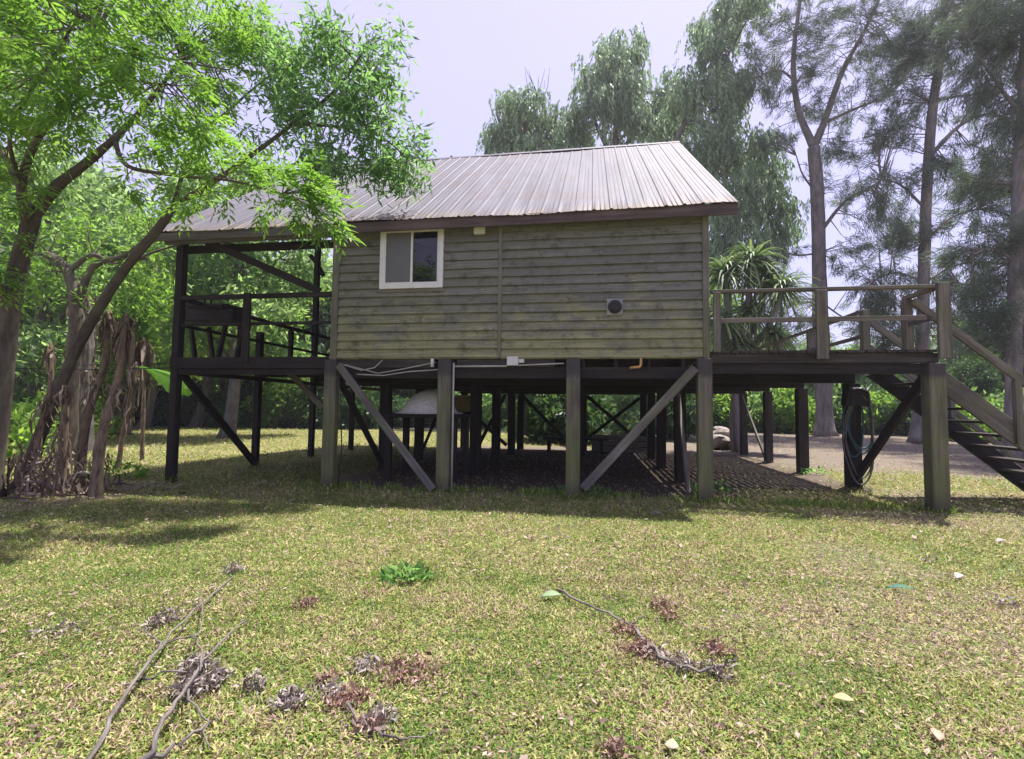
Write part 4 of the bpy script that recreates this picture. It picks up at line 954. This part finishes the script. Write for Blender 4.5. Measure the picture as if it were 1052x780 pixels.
# the far wood, one mass
def mass(n, seed):
    r = np.random.default_rng(seed); a = r.uniform(-1.35, 1.35, n); Y = r.uniform(44, 58, n); x = np.tan(a*.72)*Y*1.15; z = r.random(n)
    top = np.where(x < -3, 5+5*vnoise(x, Y*.3, .16, 61), np.where(x < 16, 9+4*vnoise(x, Y*.3, .18, 62), 4.5+2.5*vnoise(x, Y*.3, .2, 63)))
    p = np.stack([x, Y, z*top], -1); c = vnoise(x+z*9, Y+z*7, .8, 64)
    k = c > .3; p, c = p[k], c[k]; m = len(p)
    return leaf_quads(p, rv(m, r)+np.array([0, 0, -.2]), .55*(.5+r.random(m)), .26*(.6+.8*r.random(m)), r), np.clip(.2+.9*(c-.3)+.3*r.random(m), 0, 1)
q, rn = mass(90000, 9); tag(qmesh('far_wood', q, rn, M['leaf_wood']), 'far green wood closing off the view behind the lawn', 'wood', kind='stuff')

# ------------------------------------------------------------------ spiky rosette plant behind the deck
def sword_plant():
    Y = 18.5; r = np.random.default_rng(77); b = at(757, 460, Y); b[2] = 0; B = b
    root = empty('spiky_plant', tuple(b), 0, 'tall spiky plant with strap-leaved rosettes on bare stems behind the deck rail', 'plant')
    heads = [(772, 268, 1.0), (745, 280, .95), (802, 296, .95), (785, 286, .8), (772, 322, .8), (742, 330, .75), (795, 345, .7), (760, 355, .6)]
    qs, rs = [], []
    for px, py, s in heads:
        h = at(px, py, Y+r.uniform(-.6, .6))-B
        base = np.array([r.uniform(-.4, .4), r.uniform(-.3, .3), -.1])
        mb = MB(); mb.tube(smooth_line([base, base*.8+np.array([0, 0, h[2]*.45]), h*np.array([.8, .8, .8]), h], 4), [.16, .15, .14, .13, .12, .12, .11, .11, .1, .1, .1, .09, .09], 8, wob=.08); mb.build('stem', M['bark_far'], root, smooth=True)
        n = 150; d = rv(n, r); d[:, 2] = d[:, 2]*.7+.25; d = unit(d); L = 1.55*s*(.7+.5*r.random(n)); w = .095
        sd = unit(np.cross(d, np.array([0, 0, 1.]))); p0 = np.repeat(h[None], n, 0); prev = p0; pw = np.full(n, w*.6)
        c = r.random(n)
        for k in range(4):
            t = (k+1)/4; nx_ = p0+d*(L*t)[:, None]+np.array([0, 0, -1.])*(L*.55*t**2.4)[:, None]; nw = w*[1, .9, .6, .05][k]*np.ones(n)
            qs.append(np.stack([prev-sd*(pw/2)[:, None], nx_-sd*(nw/2)[:, None], nx_+sd*(nw/2)[:, None], prev+sd*(pw/2)[:, None]], 1)); rs.append(c); prev, pw = nx_, nw
    qmesh('leaves', np.concatenate(qs), np.concatenate(rs), M['sword'], root)
    # dry brown skirt under two rosettes
sword_plant()

# ------------------------------------------------------------------ dry banana stalks at the left
def strips(c0, n, L, r, spread=.1, w=.07):
    """hanging dry leaf strips"""
    b = c0+rv(n, r)*spread; out = []; prev = b; pw = np.full(n, w*.5); ang = r.random(n)*6.28; h = np.stack([np.cos(ang), np.sin(ang), np.zeros(n)], -1); LL = L*(.4+.8*r.random(n)); sd = np.stack([-np.sin(ang), np.cos(ang), np.zeros(n)], -1); rs = []
    c = r.random(n)
    for k in range(4):
        t = (k+1)/4; nx_ = b+h*(.22*math.sin(t*2.2)*LL)[:, None]*.8+np.array([0, 0, -1.])*(LL*t**1.3)[:, None]+r.normal(size=(n, 3))*.025; nw = w*(.5+.9*r.random(n))*(1 if k < 3 else .3)
        out.append(np.stack([prev-sd*(pw/2)[:, None], nx_-sd*(nw/2)[:, None], nx_+sd*(nw/2)[:, None], prev+sd*(pw/2)[:, None]], 1)); rs.append(c); prev, pw = nx_, nw; sd = unit(sd+r.normal(size=(n, 3))*.4)
    return np.concatenate(out), np.concatenate(rs)
stalks = [('tall brown dry banana stalk leaning right, nearest the lawn', (97, 512), (130, 322), .085, .014, 1), ('tall brown dry banana stalk just left of the one nearest the lawn', (80, 500), (112, 318), .08, .014, 1),
          ('thin dark dry stalk standing apart towards the porch', (121, 482), (140, 372), .05, .012, 0), ('short straight pale dry stalk beside the leaf heap', (61, 510), (66, 396), .07, .02, 0), ('slender dry stalk rising behind the leaf heap', (38, 506), (52, 352), .06, .012, 0)]
for i, (lab, bp, tp, r0, r1, sk) in enumerate(stalks):
    b = gnd(*bp); r = np.random.default_rng(90+i); t = at(tp[0], tp[1], b[1]); root = empty('dry_stalk', tuple(b), 0, lab, 'dry stalk', 'dry banana stalks')
    h = t-b; pts = smooth_line([np.array([0, 0, -.1]), h*.35+np.array([r.uniform(-.09, .02), 0, 0]), h*.7+np.array([r.uniform(-.02, .09), 0, 0]), h], 4); m = len(pts)
    mb = MB(); mb.tube(pts, [r0*1.15+(r1-r0)*k/(m-1) for k in range(m)], 9, wob=.14); mb.build('stem', M['stalk'], root, smooth=True)
    q1, c1 = strips(h*.97, 30 if sk else 14, .8 if sk else .5, r, .06, .035); q2, c2 = strips(h*.6, 16, .6, r, .09, .03)
    qmesh('dry_leaves', np.concatenate([q1, q2]), np.concatenate([c1, c2]), M['drape'], root)
# hanging brown drape and the one fresh banana leaf beside the porch post
b = gnd(150, 474); r = np.random.default_rng(120); t = at(148, 350, b[1]); root = empty('banana_plant', tuple(b), 0, 'banana plant with one bright green leaf and a hanging brown leaf beside the porch post', 'plant')
h = t-b; mb = MB(); mb.tube(smooth_line([np.array([-.1, 0, -.1]), h*.4+np.array([-.05, 0, 0]), h*.75, h], 4), [.05]*5+[.04]*4+[.03]*4, 7, wob=.1); mb.build('stem', M['stalk'], root, smooth=True)
q1, c1 = strips(h*1.0, 30, 1.5, r, .1, .08); qmesh('dry_leaves', q1, c1, M['drape'], root)
a0 = at(149, 378, b[1]-.5)-b; a1 = at(202, 402, b[1]-1.0)-b; ax = a1-a0; qs = []
NK = 14
def row(t):
    c = a0+ax*t+np.array([0, 0, .1*math.sin(t*3.14)]); wv = .46*np.interp(t, [0, .12, .35, .55, .7, .88, 1], [.05, .3, .7, 1, .85, .45, .05])*(1+.12*math.sin(t*31))
    return c, np.array([.1, -.22, -1.0])*wv, np.array([.1, .75, .1])*wv*.8
for k in range(NK):
    (c0, d0, e0), (c1_, d1, e1) = row(k/NK), row((k+.93)/NK)
    m0, m1 = c0+d0*.5+np.array([0, -.05, .03]), c1_+d1*.5+np.array([0, -.05, .03])
    qs += [np.stack([c0, c1_, m1, m0]), np.stack([m0, m1, c1_+d1, c0+d0]), np.stack([c1_, c0, c0+e0, c1_+e1])]
qmesh('fresh_leaf', np.array(qs), np.tile([.2, .5, .9], NK), M['banana'], root)
b = MB(); b.tube([a0-ax*.25-np.array([0, 0, .12]), a0, a0+ax*.5+np.array([0, 0, .1]), a1], [.03, .026, .018, .006], 6); b.build('midrib', M['banana'], root, smooth=True)
# heap of dead leaves round the stalks
r = np.random.default_rng(130); c0 = gnd(42, 508); root = empty('dead_leaf_heap', tuple(c0), 0, 'heap of grey-brown dead banana leaves at the foot of the left trees', 'leaf heap')
qs, cs = [], []
for k in range(75):
    q1, c1 = strips(np.array([r.normal()*.48, r.normal()*.3, .1+.65*r.random()**1.6]), 7, .45, r, .12, .03); q1[:, :, 2] = np.maximum(q1[:, :, 2], .01); qs.append(q1); cs.append(c1)
for k in range(60):
    a = r.random()*6.28; p = np.array([r.normal()*.9, r.normal()*.45, .05]); d = np.array([[math.cos(a), math.sin(a), .1]]); qs.append(leaf_quads(p[None], d, .45, .05, r, .3)); cs.append(r.random(1))
qmesh('leaves', np.concatenate(qs), np.concatenate(cs), M['drape'], root)
for k in range(7):
    mb = MB(); a = r.random()*6.28; p = np.array([r.normal()*.5, r.normal()*.3, .1+.5*r.random()]); e = p+np.array([math.cos(a)*.5, math.sin(a)*.3, r.uniform(-.1, .3)]); mb.tube([p, (p+e)/2+np.array([0, 0, .06]), e], [.03, .026, .015], 6); mb.build('dead_rib', M['dead_wood'], root, smooth=True)
# shaggy palm trunk behind
b = at(84, 462, 15); b[2] = 0; t = at(84, 306, 15); root = empty('shaggy_trunk', tuple(b), 0, 'shaggy palm trunk clothed in grey-brown fibres behind the dry stalks', 'palm trunk'); h = t-b
mb = MB(); mb.tube([h*k/6 for k in range(7)], [.3, .27, .26, .28, .3, .3, .2], 10, wob=.12); mb.build('trunk', M['bark_grey'], root)
qs, cs = zip(*[strips(h*(.3+.7*k/16), 16, .55, r, .28, .08) for k in range(17)]); qmesh('fibres', np.concatenate(qs), np.concatenate(cs), M['drape'], root)
n = 26; d = rv(n, r); d[:, 2] = abs(d[:, 2])*.8+.1
# small green plants at the foot of the stalks and posts
def weed(px, py, label, leaf, R_, H_, n, seed, L=.14, w=.05, name='low_plant', cat='plant'):
    r = np.random.default_rng(seed); p = gnd(px, py); a = r.random(n)*6.28; rad = R_*r.random(n)**.6; b0 = np.stack([np.cos(a)*rad, np.sin(a)*rad*.7, H_*r.random(n)*(1-rad/R_*.6)], -1)
    d = np.stack([np.cos(a), np.sin(a), .2+.8*r.random(n)], -1)+rv(n, r)*.6
    q = leaf_quads(b0, d, L*(.6+.7*r.random(n)), w*(.7+.6*r.random(n)), r); q[:, :, 2] = np.maximum(q[:, :, 2], .003)
    o = qmesh(name, q, r.random(n), M[leaf]); o.location = (p[0], p[1], 0); tag(o, label, cat); return o
weed(120, 492, 'low green plant at the foot of the thin dark stalk', 'leaf_near', .5, .4, 170, 140)
weed(592, 507, 'small green weeds at the foot of the third front post', 'leaf_mid', .6, .12, 230, 141, .1, .045)
weed(728, 506, 'weeds growing round the right corner post of the house', 'leaf_mid', .3, .25, 90, 142, .14, .045)
weed(838, 487, 'small pale-leaved plant beside a rear deck post', 'leaf_mid', .3, .15, 40, 143, .12, .06)
weed(15, 470, 'leafy green plant behind the trunk at the left edge', 'leaf_lime', .8, 1.6, 180, 144, .34, .13)
weed(100, 452, 'leafy green plant seen between the leaning trunk and the dry stalks', 'leaf_near', .9, 1.8, 220, 145, .3, .12)
# wires between the left trees and the porch
for y0, lab in ((372, 'thin dark wire strung from the left trees to the porch, the higher one'), (377, 'thin dark wire strung from the left trees to the porch, the lower one')):
    a = at(-60, y0-2, 8.6); e = at(181, y0+1, 9.7); mid = (a+e)/2-np.array([0, 0, .06]); b = MB(); b.tube(smooth_line([a, mid, e], 6), .009, 5); tag(b.build('wire', M['black']), lab, 'wire')

# ------------------------------------------------------------------ fallen branches and leaves on the lawn
def stick(par, pix, r0, r1, hts, mat='dead_wood'):
    pts = smooth_line([gnd(x, y, h) for (x, y), h in zip(pix, hts)], 4); m = len(pts); b = MB(); pts[1:-1] += np.random.default_rng(int(pix[0][0])).normal(size=(m-2, 3))*np.array([.011, .011, .006])
    b.tube(pts-np.asarray(par.location), [r0+(r1-r0)*k/(m-1) for k in range(m)], 6, wob=.12); return b.build('stem', M[mat], par, smooth=True)
def dead_clump(par, px, py, R_, n, mat, seed, hz=.1, L=.042, w=.013):
    r = np.random.default_rng(seed); n = int(n*1.9); c = gnd(px, py, .02)-np.asarray(par.location); u = rv(n, r)*(r.random((n, 1))**.5)*np.array([R_*.85, R_*.8, hz*.8]); u[:, 2] = abs(u[:, 2])
    d = rv(n, r)+np.array([0, 0, -.2]); q = leaf_quads(c+u, d, L*(.5+r.random(n)), w*(.6+.8*r.random(n)), r, .45); q[:, :, 2] = np.maximum(q[:, :, 2], .004)
    qmesh('dry_leaves', q, r.random(n), M[mat], par)
def root_at(name, px, py, label, cat, group=None): return empty(name, tuple(gnd(px, py)), 0, label, cat, group)
fb = root_at('fallen_branch', 165, 680, 'long bare fallen branch with curled grey leaf clusters on the lawn at lower left', 'branch')
stick(fb, [(88, 790), (118, 735), (158, 672), (200, 628), (240, 592)], .012, .005, [.02, .07, .1, .08, .04]); stick(fb, [(140, 792), (172, 742), (192, 705), (215, 672), (252, 638)], .013, .005, [.03, .09, .12, .1, .05])
stick(fb, [(150, 782), (185, 760), (222, 738)], .012, .005, [.03, .06, .06]); stick(fb, [(140, 700), (170, 692), (196, 690)], .007, .004, [.08, .1, .1]); stick(fb, [(163, 668), (158, 655), (148, 642)], .006, .003, [.1, .12, .12]); stick(fb, [(205, 690), (204, 668), (200, 650)], .006, .003, [.12, .14, .12]); stick(fb, [(160, 660), (185, 656), (202, 650), (206, 606)], .006, .003, [.1, .11, .11, .06]); stick(fb, [(190, 705), (206, 735), (218, 770)], .006, .003, [.1, .07, .02])
for i, (x, y, R_, n) in enumerate(((202, 690, .13, 150), (195, 712, .12, 120), (222, 700, .1, 90), (172, 638, .12, 80), (240, 588, .1, 60), (158, 645, .08, 40), (262, 706, .08, 50))): dead_clump(fb, x, y, R_, n, 'dry_leaf', 200+i, .13)
fr = root_at('fallen_branch', 660, 655, 'curved fallen branch with reddish dead leaves on the lawn at right of centre', 'branch')
stick(fr, [(573, 606), (605, 622), (640, 638), (668, 660)], .01, .007, [.02, .05, .05, .04]); stick(fr, [(655, 648), (672, 668), (695, 682), (722, 687), (748, 682), (752, 672)], .012, .006, [.04, .05, .05, .05, .05, .04]); stick(fr, [(648, 643), (656, 635), (664, 634)], .006, .003, [.05, .08, .06])
for i, (x, y, R_, n, m) in enumerate(((642, 648, .12, 70, 'dry_red'), (658, 668, .14, 120, 'dry_red'), (672, 672, .1, 60, 'dry_leaf'), (700, 684, .12, 80, 'dry_leaf'), (735, 690, .13, 80, 'dry_leaf'), (738, 668, .14, 90, 'dry_red'), (680, 622, .14, 60, 'dry_red'), (688, 632, .1, 40, 'dry_red'))): dead_clump(fr, x, y, R_, n, m, 220+i, .06)
ft = root_at('fallen_branch', 385, 742, 'short arched fallen twig with brown leaf tufts on the lawn at bottom centre', 'branch')
stick(ft, [(356, 722), (375, 745), (398, 756), (425, 756), (452, 752)], .008, .004, [.05, .04, .04, .03, .02])
for i, (x, y, R_, n, m) in enumerate(((340, 712, .09, 70, 'dry_leaf'), (352, 722, .09, 70, 'dry_red'), (335, 698, .07, 40, 'dry_red'), (368, 718, .08, 50, 'dry_red'), (390, 742, .12, 90, 'dry_leaf'), (375, 748, .1, 60, 'dry_red'))): dead_clump(ft, x, y, R_, n, m, 240+i, .06)
for i, (x, y, R_, n, m, lab) in enumerate(((298, 722, .1, 130, 'dry_leaf', 'round tuft of curled grey dead leaves right of the bare branch'), (420, 690, .24, 170, 'dry_red', 'loose reddish-brown patch of dead leaves above the short arched twig'), (375, 685, .14, 80, 'dry_leaf', 'small brown patch of dead leaves left of the loose reddish-brown patch'),
                                         (313, 622, .14, 70, 'dry_red', 'pinkish patch of dead leaves beyond the bare branch'), (632, 774, .09, 50, 'dry_red', 'reddish dead leaf clump at the bottom edge of the lawn'), (60, 650, .2, 50, 'dry_leaf', 'grey dead leaf scatter left of the bare branch'), (955, 576, .1, 26, 'dry_leaf', 'pale grey dead leaf cluster on the right lawn'), (1030, 620, .12, 30, 'dry_leaf', 'pale pinkish dead leaves on the lawn at the right edge'), (672, 528, .14, 26, 'dry_leaf', 'pale dead leaves on the shaded grass before the house'))):
    o = root_at('leaf_clump', x, y, lab, 'dead leaves'); dead_clump(o, x, y, R_, n, m, 260+i, .07)
weed(417, 596, 'fresh green leafy sprig lying on the lawn before the house', 'leaf_mid', .2, .13, 110, 150, .1, .035, 'green_sprig', 'sprig')
def flat_leaf(px, py, L, w, a, col, label):
    m = M.get(col[0]) or plain(col[0], col[1], .6, var=.2); M[col[0]] = m; p = gnd(px, py, .03); d = np.array([math.cos(a), math.sin(a), .08]); s = np.array([-d[1], d[0], .25]); vs, fs = [], []
    for k in range(7):
        t = k/6; c = d*L*(t-.5)+np.array([0, 0, .12*L*math.sin(t*3.14)]); ww = w*math.sin(math.pi*min(.98, max(.03, t)))**.8
        vs += [c-s*ww/2, c+np.array([0, 0, -.12*ww]), c+s*ww/2]
    for k in range(6):
        for j in (0, 1): fs.append((k*3+j, k*3+j+1, k*3+j+4, k*3+j+3))
    me = bpy.data.meshes.new('fallen_leaf'); me.from_pydata([tuple(v) for v in vs], [], fs); o = link('fallen_leaf', me, m); o.location = tuple(p); so_ = o.modifiers.new('thickness', 'SOLIDIFY'); so_.thickness = .002
    me.polygons.foreach_set('use_smooth', [True]*len(fs)); tag(o, label, 'leaf')
flat_leaf(866, 718, .09, .05, -.5, ('pale_yellow_leaf', (.42, .33, .16)), 'single pale yellow leaf on the lower right lawn')
flat_leaf(690, 766, .06, .05, -.4, ('cream_leaf', (.36, .31, .21)), 'small cream leaf near the bottom edge of the lawn')
flat_leaf(925, 605, .2, .05, -.35, ('bluish_leaf', (.04, .13, .09)), 'bluish green leaf lying on the right lawn')
flat_leaf(566, 612, .16, .07, .1, ('pale_green_leaf', (.2, .28, .15)), 'pale green leaf at the thin end of the curved branch')
flat_leaf(985, 592, .14, .06, .6, ('grey_leaf', (.4, .36, .34)), 'grey curled leaf on the right lawn behind the bluish leaf')
flat_leaf(1028, 556, .16, .06, .2, ('whitish_leaf', (.3, .27, .23)), 'whitish dry leaf on the right lawn near the staircase')
flat_leaf(963, 755, .08, .05, 1.0, ('pinkish_leaf', (.45, .28, .2)), 'pinkish brown leaf in the bottom right corner of the lawn')
